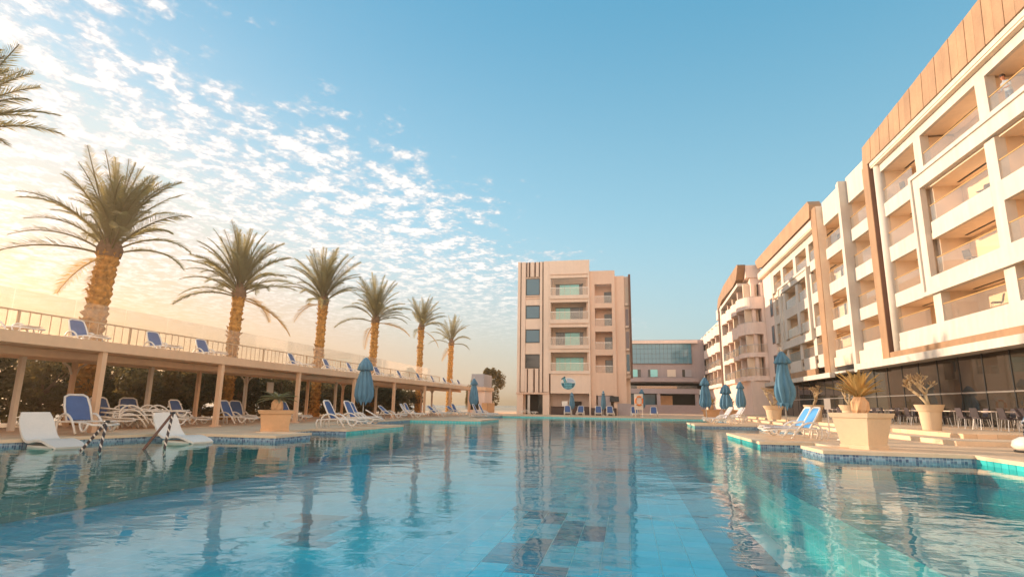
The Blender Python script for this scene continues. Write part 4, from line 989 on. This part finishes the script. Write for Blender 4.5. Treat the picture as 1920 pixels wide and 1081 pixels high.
# far deck
FDk = 'sun loungers before the hotel block'
for i, px in enumerate((1064, 1088, 1122, 1144, 1190, 1226)):
    p = ony(px, 772, 63.6)
    lounge(LB, (p.x, 63.8, 0), -90+rb.uniform(-10, 10), '%s lounger from the bar door along the far pool end' % ords[i], FDk, 1.0)
lounge(LFL, (-10.9, 64.5, 0), 10, 'flat white lounger before the glass door of the hotel block', FDk, 1.0)

# in-pool wave loungers
def wave(name, label, loc, rz, s_):
    t = thing(name, label, 'pool lounger', loc, rz); prof = bez((-0.95, 0, 0.80), (-0.70, 0, 0.35), (-0.50, 0, 0.02), (-0.10, 0, 0.10), 10)[:-1]+bez((-0.10, 0, 0.10), (0.25, 0, 0.18), (0.45, 0, 0.16), (1.0, 0, -0.02), 10)
    b = MB(); k = len(prof); W_ = 0.40; th = 0.06
    v = []
    for i, (x, _, z) in enumerate(prof):
        a = prof[min(i+1, k-1)]; c = prof[max(i-1, 0)]; d = Vector((a[0]-c[0], 0, a[2]-c[2])).normalized(); nn = Vector((d.z, 0, -d.x))*th
        w_ = W_*(0.82 if i in (0, k-1) else 0.94 if i in (1, k-2) else 1)
        v += [(x, -w_, z), (x, w_, z), (x+nn.x, w_, z+nn.z), (x+nn.x, -w_, z+nn.z)]
    f = [(i*4+j, i*4+(j+1) % 4, (i+1)*4+(j+1) % 4, (i+1)*4+j) for i in range(k-1) for j in range(4)]+[(3, 2, 1, 0), ((k-1)*4, (k-1)*4+1, (k-1)*4+2, (k-1)*4+3)]
    b.add([Vector(p)*s_ for p in v], f)
    M = WM[t.name]
    o = reg(bpy.data.objects.new('shell', b.mesh('shell', PLAST, False)), t, M.copy())
    o = reg(bpy.data.objects.new('base_block', MB().box(-0.45*s_, 0.75*s_, -0.3*s_, 0.3*s_, -0.26, -0.02).mesh('base_block', PLAST)), t, M.copy())
    return t
wave('pool_lounger', 'white wave-shaped lounger standing in the shallow pool, nearest the picture edge', (-14.75, 12.95, -0.10), rad(-16), 1.0)
wave('pool_lounger', 'white wave-shaped lounger in the shallow pool beside the dark handrail', (-13.2, 15.75, -0.10), rad(-14), 0.98)
# striped pool handrails
def handrail(label, a, top, c, sm=STRIPE):
    t = thing('pool_handrail', label, 'handrail', a)
    MB().tube([a, Vector(a).lerp(Vector(top), 0.5), top], 0.035, 8).build('sloping_bar', sm, t); MB().tube([top, Vector(top).lerp(Vector(c), 0.5), c], 0.035, 8).build('upright_bar', STRIPE, t)
    MB().lathe([(0.06, -0.02), (0.07, 0.0), (0.05, 0.03)], 10, top).build('joint', BLACKF, t)
Yh = 12.9
def PY(x, y, Y): return tuple(ony(x, y, Y))
handrail('handrail with black and cream spiral stripes beside the nearest pool lounger', (*PY(143, 832, 12.2)[:2], -0.34), PY(201, 790, 13.0), (*PY(184, 850, 12.4)[:2], -0.34))
handrail('dark handrail with a sloping bar leaning on the second pool lounger', (*PY(262, 828, 13.0)[:2], -0.34), PY(324, 774, 13.8), (*PY(308, 830, 13.4)[:2], -0.34), WOODD)

# ------------------------------------------------------------------ folded parasols
def parasol(label, loc, h, wid, seed, messy=0.0, group='folded blue parasols', rz=0.0, cloth=CLOTH):
    t = thing('folded_parasol', label, 'parasol', loc, 0, group); r = random.Random(seed)
    L_ = Vector(loc)
    def add(name, b, mt, sm=True): return reg(bpy.data.objects.new(name, b.mesh(name, mt, sm)), t, Matrix.Translation(loc))
    add('pole', MB().lathe([(0.028, 0.02), (0.028, h-0.02)], 10), PERGW)
    add('base_plate', MB().lathe([(0.30, 0.0), (0.30, 0.05), (0.10, 0.09), (0.045, 0.16)], 18), PERGW)
    add('finial', MB().lathe([(0.02, h-0.04), (0.035, h+0.02), (0.008, h+0.09)], 8), PERGW)
    z1 = h-0.05; zn = h-0.62*wid/0.42; z0 = h*0.31
    ph = [r.uniform(0, 6.28) for _ in range(4)]
    def fold(rr, z, a):
        w_ = 0.25*math.sin(z*1.7+ph[2])+messy*0.8*math.sin(z*3.1+ph[3])
        k = 0.66+0.46*abs(math.cos(4*a+ph[0]+w_))**0.6+0.10*math.cos(3*a+ph[1])+messy*0.16*math.cos(2*a+z*4+ph[3])
        return max(0.03, rr*k)
    # top valance: small skirt over the neck
    add('vent_cloth', MB().lathe([(0.03, z1), (0.09*wid/.42, z1-0.05), (wid*0.62, z1-0.36), (wid*0.80, zn+0.02), (wid*0.60, zn-0.03), (wid*0.4, zn+0.05)], 56, (0, 0, 0), fold), cloth)
    pr = []
    K = 18
    for i in range(K+1):
        u = i/K; z = zn+0.06+(z0-zn-0.06)*u
        rr = wid*(0.42+0.50*math.sin(min(1, u*1.25)*math.pi*0.5)-0.25*max(0, (u-0.82)/0.18))
        if messy: rr *= 1+messy*0.30*math.sin(u*7+ph[2])*(0.2+u)
        pr.append((rr, z))
    add('canopy', MB().lathe(pr, 64, (0, 0, 0), fold), cloth)
    # loose corners at the hem
    hb = MB()
    for i in range(8):
        a = i*math.pi/4+r.uniform(-.2, .2); c, s_ = math.cos(a), math.sin(a); rr = wid*0.78
        hb.add([(c*rr-s_*0.13, s_*rr+c*0.13, z0+0.16), (c*rr+s_*0.13, s_*rr-c*0.13, z0+0.16), (c*rr*0.8, s_*rr*0.8, z0-r.uniform(0.05, 0.22))], [(0, 1, 2)])
    add('hem_corner', hb, cloth, False)
    sb = MB(); sb.lathe([(wid*0.62, zn+0.00), (wid*0.66, zn+0.06), (wid*0.58, zn+0.10)], 30, (0, 0, 0), lambda rr, z, a: rr*(0.8+0.08*math.cos(8*a+ph[0])))
    add('neck_strap', sb, CLOTHL)
    return t
def para_at(label, px, ptop, Y, wid, seed, messy=0.0, z=0.0, cloth=CLOTH):
    p = ony(px, ptop, Y); return parasol(label, (p.x, Y, z), p.z-z, wid, seed, messy, cloth=cloth)
para_at('large closed blue parasol beside the trio of loungers, before the pergola', 687, 668, 29.6, 0.50, 3)
para_at('dark blue parasol folded tight at the far pergola end', 889, 708, 52.0, 0.42, 5)
para_at('big crumpled blue parasol standing over the hotel-side loungers', 1464, 656, 29.4, 0.42, 7, 0.55)
para_at('slim pale blue parasol at the corner of the hotel-side deck', 1321, 706, 50.0, 0.46, 9, 0.35)
para_at('bulky blue parasol, middle of the three grouped ones', 1360, 719, 53.0, 0.56, 11, 0.1)
para_at('narrow blue parasol of the three, nearest the restaurant', 1387, 714, 55.5, 0.44, 13, 0.1)
para_at('small folded parasol in front of the pool bar', 1072, 734, 64.8, 0.30, 15)
para_at('slim pale parasol before the right-hand balcony stack of the block', 1131, 731, 65.0, 0.26, 17)
para_at('folded parasol behind the lifebuoy stand', 1203, 728, 66.4, 0.36, 19)

# ------------------------------------------------------------------ planters
def frond_short(seed, el, bend, Ln, mt):
    r = random.Random(seed); b = MB(); pts = []; p = Vector((0, 0, 0)); K = 8
    for i in range(K+1):
        pts.append(p.copy()); an = rad(el)-rad(bend)*(i/K)**1.3; p = p+Vector((math.cos(an), 0, math.sin(an)))*(Ln/K)
    b.tube(pts, [0.016*(1-0.8*i/K)+0.003 for i in range(K+1)], 4)
    for s_ in (-1, 1):
        for i in range(22):
            t = 0.15+0.85*i/22; fi = t*K; k = min(int(fi), K-1); q = pts[k].lerp(pts[k+1], fi-k); d = (pts[k+1]-pts[k]).normalized()
            side = Vector((0, s_, 0)); ln = Ln*0.16*math.sin(math.pi*min(1, 0.2+t*0.75)); e = q+(side*0.8+d*0.7+Vector((0, 0, 0.25))).normalized()*ln
            b.add([q-d*0.02, q+d*0.02, q.lerp(e, 0.6)+d*0.016, e, q.lerp(e, 0.6)-d*0.016], [(0, 1, 2, 3, 4)])
    return b.mesh('frond', mt)
def cycad(t, base, s_, n_, mt, seed, lo=10, hi=75, bend=35):
    r = random.Random(seed)
    tr = MB(); 
    def sc_(rr, z, a): return rr*(1+0.12*math.cos(7*a+z*22))
    tr.lathe([(0.20*s_, 0), (0.27*s_, 0.15*s_), (0.27*s_, 0.42*s_), (0.16*s_, 0.60*s_)], 20, base, sc_); st_ = tr.build('stem', TERRA, t)
    for i in range(n_):
        u = i/n_; el = hi-(hi-lo)*u+r.uniform(-6, 6)
        me = frond_short(seed*50+i % 9, 0, bend, 1.0, mt) if i < 9 else None
        if me: cycad.cache = getattr(cycad, 'cache', {}); cycad.cache[(seed, i % 9)] = me
        me = cycad.cache[(seed, i % 9)]
        M = Matrix.Translation(Vector(base)+Vector((0, 0, 0.58*s_))) @ Matrix.Rotation(i*2.4+r.uniform(-.2, .2), 4, 'Z') @ Matrix.Rotation(-rad(el), 4, 'Y') @ Matrix.Scale(s_*r.uniform(0.85, 1.1), 4)
        reg(bpy.data.objects.new('frond', me), t, M)
def square_planter(label, loc, rz, w0, w1, h, mt, rim=0.10):
    t = thing('planter', label, 'planter', loc)
    c, s_ = math.cos(rz), math.sin(rz)
    def ring(w, z): return [(loc[0]+c*x-s_*y, loc[1]+s_*x+c*y, loc[2]+z) for x, y in ((-w, -w), (w, -w), (w, w), (-w, w))]
    b = MB(); lv = [(w0*1.06, 0), (w0*1.06, 0.10), (w0, 0.11), (w1, h-0.13), (w1+rim*0.5, h-0.128), (w1+rim, h), (w1-0.08, h), (w1-0.1, h-0.08)]
    for w_, z in lv: b.v += ring(w_, z)
    for i in range(len(lv)-1): b.f += [(i*4+j, i*4+(j+1) % 4, (i+1)*4+(j+1) % 4, (i+1)*4+j) for j in range(4)]
    b.build('pot', mt, t); q = MB(); q.v += ring(w1-0.085, h-0.06); q.f.append((0, 1, 2, 3)); q.build('soil', SOIL, t)
    return t
p = G(1640, 838)
t1 = square_planter('big faceted cream planter near the water on the hotel side', (6.45, 18.2, 0), rad(36), 0.40, 0.52, 0.96, STONE, 0.07)
p2 = thing('cycad', 'cycad with golden upright fronds in the big faceted planter', 'plant', (6.45, 18.2, 0.92)); cycad(p2, (6.45, 18.2, 0.92), 0.80, 40, FRONDO, 2, 24, 84, 18)
t2 = square_planter('orange square planter on the palm-side pool corner', (-12.6, 19.6, 0), rad(32), 0.46, 0.52, 0.76, TERRA)
p2 = thing('cycad', 'spreading brownish cycad in the orange square planter', 'plant', (-12.6, 19.6, 0.70)); cycad(p2, (-12.6, 19.6, 0.70), 0.74, 22, FROND, 3, -5, 45, 42)
def round_pot(label, loc, r, h):
    t = thing('round_pot', label, 'flower pot', loc, 0, 'round cream pots along the restaurant terrace')
    MB().lathe([(r*0.58, 0), (r*0.60, 0.02), (r*0.74, h*0.72), (r*0.80, h*0.74), (r*0.98, h*0.99), (r*1.0, h), (r*0.90, h), (r*0.86, h*0.92)], 28, loc).build('pot', STONE, t, False)
    MB().lathe([(0.01, h*0.93), (r*0.88, h*0.925)], 20, loc).build('soil', SOIL, t); return t
def succulent(label, loc, s_, seed, nb_):
    t = thing('branching_succulent', label, 'plant', loc, 0, 'bare branching plants in round pots'); r = random.Random(seed)
    st_ = MB(); tips = []
    def br(p, d, ln, rr, dep):
        q = p+d*ln; st_.tube([p, p.lerp(q, 0.5)+Vector((r.uniform(-.03, .03), r.uniform(-.03, .03), 0)), q], [rr, rr*0.88, rr*0.75], 7)
        if dep == 0: tips.append((q, d, rr)); return
        for k in range(2 if dep > 1 else r.choice((2, 3))):
            dd = (d+Vector((r.uniform(-.75, .75), r.uniform(-.75, .75), r.uniform(-.1, .45)))).normalized(); br(q, dd, ln*r.uniform(0.55, 0.8), rr*0.72, dep-1)
    for k in range(nb_): br(Vector(loc), Vector((r.uniform(-.55, .55), r.uniform(-.55, .55), 1)).normalized(), 0.42*s_, 0.055*s_, 3)
    st_.build('stem', CACT, t, True); lf = MB()
    for q, d, rr in tips:
        for k in range(5):
            a = r.uniform(0, 6.28); dd = (d+Vector((math.cos(a), math.sin(a), r.uniform(0.1, 0.7)))*0.8).normalized(); o_ = dd.orthogonal().normalized()*0.035*s_
            e = q+dd*0.17*s_; mdl = q.lerp(e, 0.55); lf.add([q, mdl+o_, e, mdl-o_], [(0, 1, 2, 3)])
    lf.build('foliage', CACT, t); return t
for i, (px, py, r_, lab, hh) in enumerate(((1748, 806, 0.52, 'largest round cream pot on the terrace, right of the faceted planter', 0.98), (1598, 793, 0.62, 'round cream pot partly behind the big faceted planter', 1.0), (1528, 789.5, 0.62, 'round cream pot behind the bright blue loungers', 1.0), (1452, 786, 0.72, 'round cream pot beside the crumpled parasol', 0.95))):
    p = onz(px, py, TZ); p.z = TZ
    round_pot(lab, tuple(p), r_, hh); succulent(('spiky two-armed plant in the largest round pot', 'twisted bare plant in the pot behind the faceted planter', 'gnarled forked plant in the pot behind the blue loungers', 'small bare plant in the pot by the crumpled parasol')[i], (p.x, p.y, p.z+hh*0.92), 1.15, 40+i, 3)
for i, (px, py, lab) in enumerate(((1334, 783.5, 'small square terracotta planter between the grouped parasols'), (1372, 782.5, 'second small terracotta planter, behind the bulky parasol'))):
    p = onz(px, py); square_planter(lab, (p.x, p.y, 0), 0.2, 0.55, 0.66, 0.85, TERRA); q = thing('cycad', ('orange-tipped cycad in the small planter by the slim parasol', 'dry cycad half hidden behind the bulky parasol')[i], 'plant', (p.x, p.y, 0.78)); cycad(q, (p.x, p.y, 0.78), 0.95, 20, FRONDO, 4+i, 10, 75, 35)

# ------------------------------------------------------------------ restaurant tables and chairs on the terrace
def make_chair():
    t = thing('dining_chair', 'x', 'chair'); MB().box(-0.22, 0.22, -0.22, 0.22, 0.44, 0.48).build('seat', CHAIR, t)
    b = MB(); b.add([(-0.21, -0.21, 0.50), (-0.21, 0.21, 0.50), (-0.29, 0.20, 0.88), (-0.29, -0.20, 0.88), (-0.24, -0.21, 0.50), (-0.24, 0.21, 0.50), (-0.32, 0.20, 0.88), (-0.32, -0.20, 0.88)], [(0, 1, 2, 3), (7, 6, 5, 4), (0, 3, 7, 4), (1, 5, 6, 2), (3, 2, 6, 7), (0, 4, 5, 1)]); b.build('backrest', CHAIR, t)
    for sx in (-1, 1):
        for sy in (-1, 1): MB().tube([(sx*0.18, sy*0.18, 0.44), (sx*0.24, sy*0.22, 0.0)], 0.014, 6).build('leg', STEEL, t)
    return t
def make_table():
    t = thing('dining_table', 'x', 'table'); MB().box(-0.42, 0.42, -0.95, 0.95, 0.72, 0.765).build('top', TABLE, t)
    for sx in (-1, 1):
        for sy in (-1, 1): MB().tube([(sx*0.36, sy*0.85, 0.72), (sx*0.36, sy*0.85, 0.0)], 0.022, 6).build('leg', STEEL, t)
    return t
CH, TB = make_chair(), make_table(); fc = ft = True
for i in range(9):
    y = 25.6+i*3.0
    place(TB, (15.3, y, TZ), 0, '%s pale-topped dining table along the glass front, counted from the picture edge' % ords[i], 'tables on the restaurant terrace', 1, ft); ft = False
    for j, (dx_, dy_, rz) in enumerate(((-0.75, -0.5, 0), (-0.78, 0.55, 0), (0.75, -0.5, 180), (0.75, 0.5, 180))):
        if rb.random() < 0.12 and i: continue
        place(CH, (15.3+dx_, y+dy_, TZ), rad(rz+rb.uniform(-12, 12)), 'dark dining chair, %s on the %s side of the %s terrace table' % (('nearer', 'farther')[j % 2], ('pool', 'window')[j // 2], ords[i]), 'chairs on the restaurant terrace', 1, fc); fc = False

# ------------------------------------------------------------------ small things
lb = thing('lifebuoy_stand', 'white lifebuoy stand at the far pool end', 'stand', (1.1, 62.2, 0))
bp(lb, 'board', 0.75, 1.65, 62.2, 62.25, 0.75, 2.35, PERGW); bp(lb, 'leg', 0.80, 0.90, 62.18, 62.27, 0.0, 0.749, PERGW); bp(lb, 'leg', 1.50, 1.60, 62.18, 62.27, 0.0, 0.749, PERGW)
lr = thing('lifebuoy', 'orange ring buoy hung on the white stand', 'lifebuoy', (1.25, 62.1, 1.1))
ring = MB(); ring.tube([(1.25+0.36*math.cos(a*math.pi/10), 62.12, 1.65+0.44*math.sin(a*math.pi/10)) for a in range(21)], 0.085, 10, False); ring.build('ring', LIFER, lr, True)
for k in range(4):
    a = k*math.pi/2+0.78; q = MB(); q.tube([(1.25+0.36*math.cos(a+d_), 62.12, 1.65+0.44*math.sin(a+d_)) for d_ in (-0.12, 0, 0.12)], 0.092, 10); q.build('band', PERGW, lr, True)
sd = thing('side_table', 'small white side table at the head of the bright blue lounger', 'side table', (7.35, 22.7, 0))
MB().lathe([(0.03, 0.36), (0.24, 0.365), (0.24, 0.40), (0.03, 0.405)], 20, (7.35, 22.7, 0)).build('top', PLAST, sd); MB().lathe([(0.15, 0.0), (0.14, 0.03), (0.035, 0.06), (0.035, 0.36)], 14, (7.35, 22.7, 0)).build('stem', PLAST, sd)
mb_ = thing('menu_stand', 'small white notice on a post behind the bright blue lounger', 'sign', (9.4, 28.6, 0))
p = ony(1551, 757, 28.6)
bp(mb_, 'post', p.x-0.025, p.x+0.025, 28.60, 28.64, 0.0, p.z-0.18, STEEL); bp(mb_, 'panel', p.x-0.13, p.x+0.13, 28.585, 28.598, p.z-0.22, p.z+0.24, PLAST)
# pool trolley cut off at the picture edge
pt = thing('pool_trolley', 'rounded white machine with a black and chrome frame, cut off at the picture edge', 'trolley', (8.95, 15.9, 0))
c0 = onz(1925, 848)
sh_ = MB(); sh_.lathe([(0.05, 0.03), (0.40, 0.05), (0.50, 0.16), (0.46, 0.30), (0.30, 0.40), (0.10, 0.42)], 22, (c0.x+0.22, c0.y, 0.0)); sh_.build('shell', PLAST, pt, True)
MB().lathe([(0.30, 0.0), (0.44, 0.0), (0.46, 0.05), (0.32, 0.06)], 22, (c0.x+0.22, c0.y, 0.0)).build('skirt', BLACKF, pt)
for k in (-1, 1): MB().tube([(c0.x+0.12, c0.y+k*0.18, 0.40), (c0.x+0.10, c0.y+k*0.18, 0.75), (c0.x+0.22, c0.y+k*0.18, 0.95), (c0.x+0.6, c0.y+k*0.18, 0.98)], 0.03, 8).build('handle_tube', STEEL, pt, True)
for k in range(3): MB().tube([(c0.x+0.11, c0.y-0.18, 0.52+k*0.12), (c0.x+0.11, c0.y+0.18, 0.52+k*0.12)], 0.028, 8).build('cross_bar', BLACKF, pt)
# white notice on a rear post of the pergola
nt_ = thing('notice_board', 'pale notice board fixed to a rear pergola post', 'sign', (-19.85, 29.9, 1.6)); bp(nt_, 'panel', -19.88, -19.84, 29.75, 30.35, 1.55, 2.15, PERGW); bp(nt_, 'edge_trim', -19.835, -19.832, 29.80, 30.30, 1.60, 2.10, PLAST)
# fallen parasol pole leaning on the trio
pole = thing('loose_pole', 'white pole leaning from the big parasol towards the loungers', 'pole', (-11.9, 27.2, 0.4))
MB().tube([onx(686, 768, -13.0), onx(717, 786, -11.9)], 0.035, 8).build('shaft', PLAST, pole); MB().tube([onx(717, 786, -11.9), onx(720, 787.5, -11.88)], 0.05, 8).build('grip', PERGW, pole)
# chairs left on balconies
BAY = {'c': (38.4, 'narrow bay beside the round column'), 'm': (32.2, 'bay just inside the white picture frame'), 'n': (25.6, 'bay next to the picture edge'), 'b': (44.2, 'recessed bay before the slim fin'), 'f': (49.6, 'recessed bay past the slim fin')}
FLN = ['lowest', 'second', 'third', 'top']
for k_, (bay, fl, off, rz, zf) in enumerate((('c', 1, -1.0, 190, FL[1]), ('c', 3, 0.4, 20, FL[3]), ('m', 0, -0.6, 160, FL[0]), ('m', 1, 0.9, 20, 8.40), ('m', 2, -0.9, 200, FL[2]), ('m', 3, 0.8, 150, 14.54), ('n', 0, 0.5, 190, FL[0]), ('n', 1, -0.4, 30, 8.40), ('n', 2, 0.9, 170, FL[2]), ('b', 1, 0.3, 190, FL[1]), ('b', 2, -0.3, 20, FL[2]), ('f', 1, -0.4, 160, FL[1]), ('f', 3, 0.5, 200, FL[3]))):
    place(CH, (17.75, BAY[bay][0]+off, zf-0.03), rad(rz), 'dark chair on the %s balcony of the %s' % (FLN[fl], BAY[bay][1]), 'chairs left on hotel balconies')

# ------------------------------------------------------------------ person on the top balcony
SKIN = mat('skin', (0.52, 0.22, 0.12), 0.55, 0.05, 8); HAIR = mat('hair', (0.03, 0.016, 0.01), 0.6, 0.2, 20); SHIRT = mat('shirt', (0.36, 0.41, 0.46), 0.85, 0.12, 8, 0.3, 40); JEANS = mat('jeans', (0.11, 0.19, 0.33), 0.85, 0.15, 8, 0.3, 60); SHOE = mat('shoes', (0.2, 0.18, 0.17), 0.6)
PB = Vector((17.62, 28.15, 14.51)); pr = thing('person', 'person in grey shirt and jeans leaning on the top balcony rail', 'person', tuple(PB), rad(188))
def skin_body(chains, name, mats, assign):
    verts = []; edges = []; rr = []
    for ch in chains:
        prev = None
        for (pt_, r_) in ch:
            if isinstance(pt_, int): idx = pt_
            else: verts.append(pt_); rr.append(r_); idx = len(verts)-1
            if prev is not None: edges.append((prev, idx))
            prev = idx
    me = bpy.data.meshes.new(name); me.from_pydata(verts, edges, []); o = bpy.data.objects.new(name, me); col.objects.link(o)
    md = o.modifiers.new('skin', 'SKIN'); md.use_smooth_shade = True
    for i, r_ in enumerate(rr): me.skin_vertices[0].data[i].radius = r_ if isinstance(r_, tuple) else (r_, r_)
    me.skin_vertices[0].data[0].use_root = True
    sb_ = o.modifiers.new('sub', 'SUBSURF'); sb_.levels = 2; sb_.render_levels = 2
    dg = bpy.context.evaluated_depsgraph_get(); nme = bpy.data.meshes.new_from_object(o.evaluated_get(dg)); bpy.data.objects.remove(o)
    nme.name = name; nme.materials.clear()
    for mm in mats: nme.materials.append(mm)
    for pl_ in nme.polygons: pl_.material_index = assign(pl_.center)
    return nme
# forward is +x, up z, left +y
V = Vector
ch = [[(V((0, 0, 0.95)), (0.16, 0.12)), (V((0.03, 0, 1.15)), (0.145, 0.11)), (V((0.10, 0, 1.34)), (0.175, 0.12)), (V((0.14, 0, 1.46)), (0.10, 0.09)), (V((0.17, 0, 1.55)), 0.058), (V((0.20, 0, 1.62)), 0.085), (V((0.22, 0, 1.70)), (0.098, 0.082)), (V((0.21, 0, 1.775)), 0.06)]]
ch[0] = ch[0]
for s_ in (1, -1):
    ch.append([(0, 0), (V((0.01, s_*0.10, 0.88)), 0.105), (V((0.04, s_*0.11, 0.52)), 0.072), (V((0.0, s_*0.115, 0.30)), 0.062), (V((-0.01, s_*0.115, 0.09)), 0.046), (V((0.08, s_*0.12, 0.045)), 0.045), (V((0.17, s_*0.125, 0.04)), 0.035)])
    ch.append([(2, 0), (V((0.12, s_*0.20, 1.40)), 0.068), (V((0.10, s_*0.27, 1.16)), 0.050), (V((0.30, s_*0.22, 1.03)), 0.038), (V((0.37, s_*0.19, 1.03)), (0.042, 0.022))])
def asg(c):
    if c.z > 1.50: return 2
    if c.z < 0.095: return 3
    if c.x > 0.20 and c.z < 1.2 and c.z > 0.95: return 2
    if c.z < 0.97: return 1
    return 0
body_me = skin_body(ch, 'body', [SHIRT, JEANS, SKIN, SHOE], asg)
reg(bpy.data.objects.new('body', body_me), pr, WM[pr.name].copy())
def onbody(name, b, mt): return reg(bpy.data.objects.new(name, b.mesh(name, mt, True)), pr, WM[pr.name].copy())
hb = MB(); hb.lathe([(0.105, -0.02), (0.112, 0.03), (0.10, 0.075), (0.06, 0.11), (0.01, 0.12)], 16, (0.195, 0, 1.71)); onbody('hair', hb, HAIR)
fb_ = MB(); fb_.lathe([(0.004, -0.02), (0.016, -0.012), (0.010, 0.03), (0.002, 0.04)], 8, (0.305, 0, 1.665)); onbody('nose', fb_, SKIN)
for s_ in (-1, 1):
    e_ = MB(); e_.lathe([(0.003, -0.010), (0.012, 0.0), (0.003, 0.010)], 8, (0.292, s_*0.034, 1.695)); onbody('eye', e_, HAIR)
    e_ = MB(); e_.lathe([(0.006, -0.03), (0.016, 0.0), (0.006, 0.03)], 8, (0.20, s_*0.094, 1.68)); onbody('ear', e_, SKIN)
    for k in range(4):
        y_ = s_*0.19+(k-1.5)*0.021; ln = (0.065, 0.075, 0.07, 0.055)[k]
        f_ = MB(); f_.tube([(0.385, y_, 1.028), (0.385+ln*0.55, y_, 1.020), (0.385+ln*0.8, y_, 0.995)], [0.0095, 0.009, 0.007], 6); onbody('finger', f_, SKIN)
    f_ = MB(); f_.tube([(0.355, s_*0.19-s_*0.03, 1.02), (0.385, s_*0.19-s_*0.055, 1.005), (0.405, s_*0.19-s_*0.06, 0.985)], [0.011, 0.010, 0.007], 6); onbody('thumb', f_, SKIN)
m_ = MB(); m_.lathe([(0.002, -0.004), (0.02, 0.0), (0.002, 0.004)], 10, (0.285, 0, 1.632)); onbody('mouth', m_, LIFER)
for o_ in list(bpy.data.objects):
    if o_.get('label') == 'x': bpy.data.objects.remove(o_)

# ------------------------------------------------------------------ warm evening haze in the air
HZ = bpy.data.materials.new('evening_haze'); HZ.use_nodes = True; nt = HZ.node_tree; nt.nodes.clear()
o_ = nm('ShaderNodeOutputMaterial', nt); v_ = nm('ShaderNodeVolumePrincipled', nt); v_.inputs['Color'].default_value = (1.0, 0.76, 0.52, 1); v_.inputs['Density'].default_value = 0.0010; v_.inputs['Anisotropy'].default_value = 0.72
nt.links.new(v_.outputs[0], o_.inputs['Volume'])
hz = MB().box(-FAR-10, FAR+10, -FAR-10, FAR+10, -2.4, 22.5).build('haze', HZ); tag(hz, 'thin warm haze in the evening air', 'haze', kind='stuff')
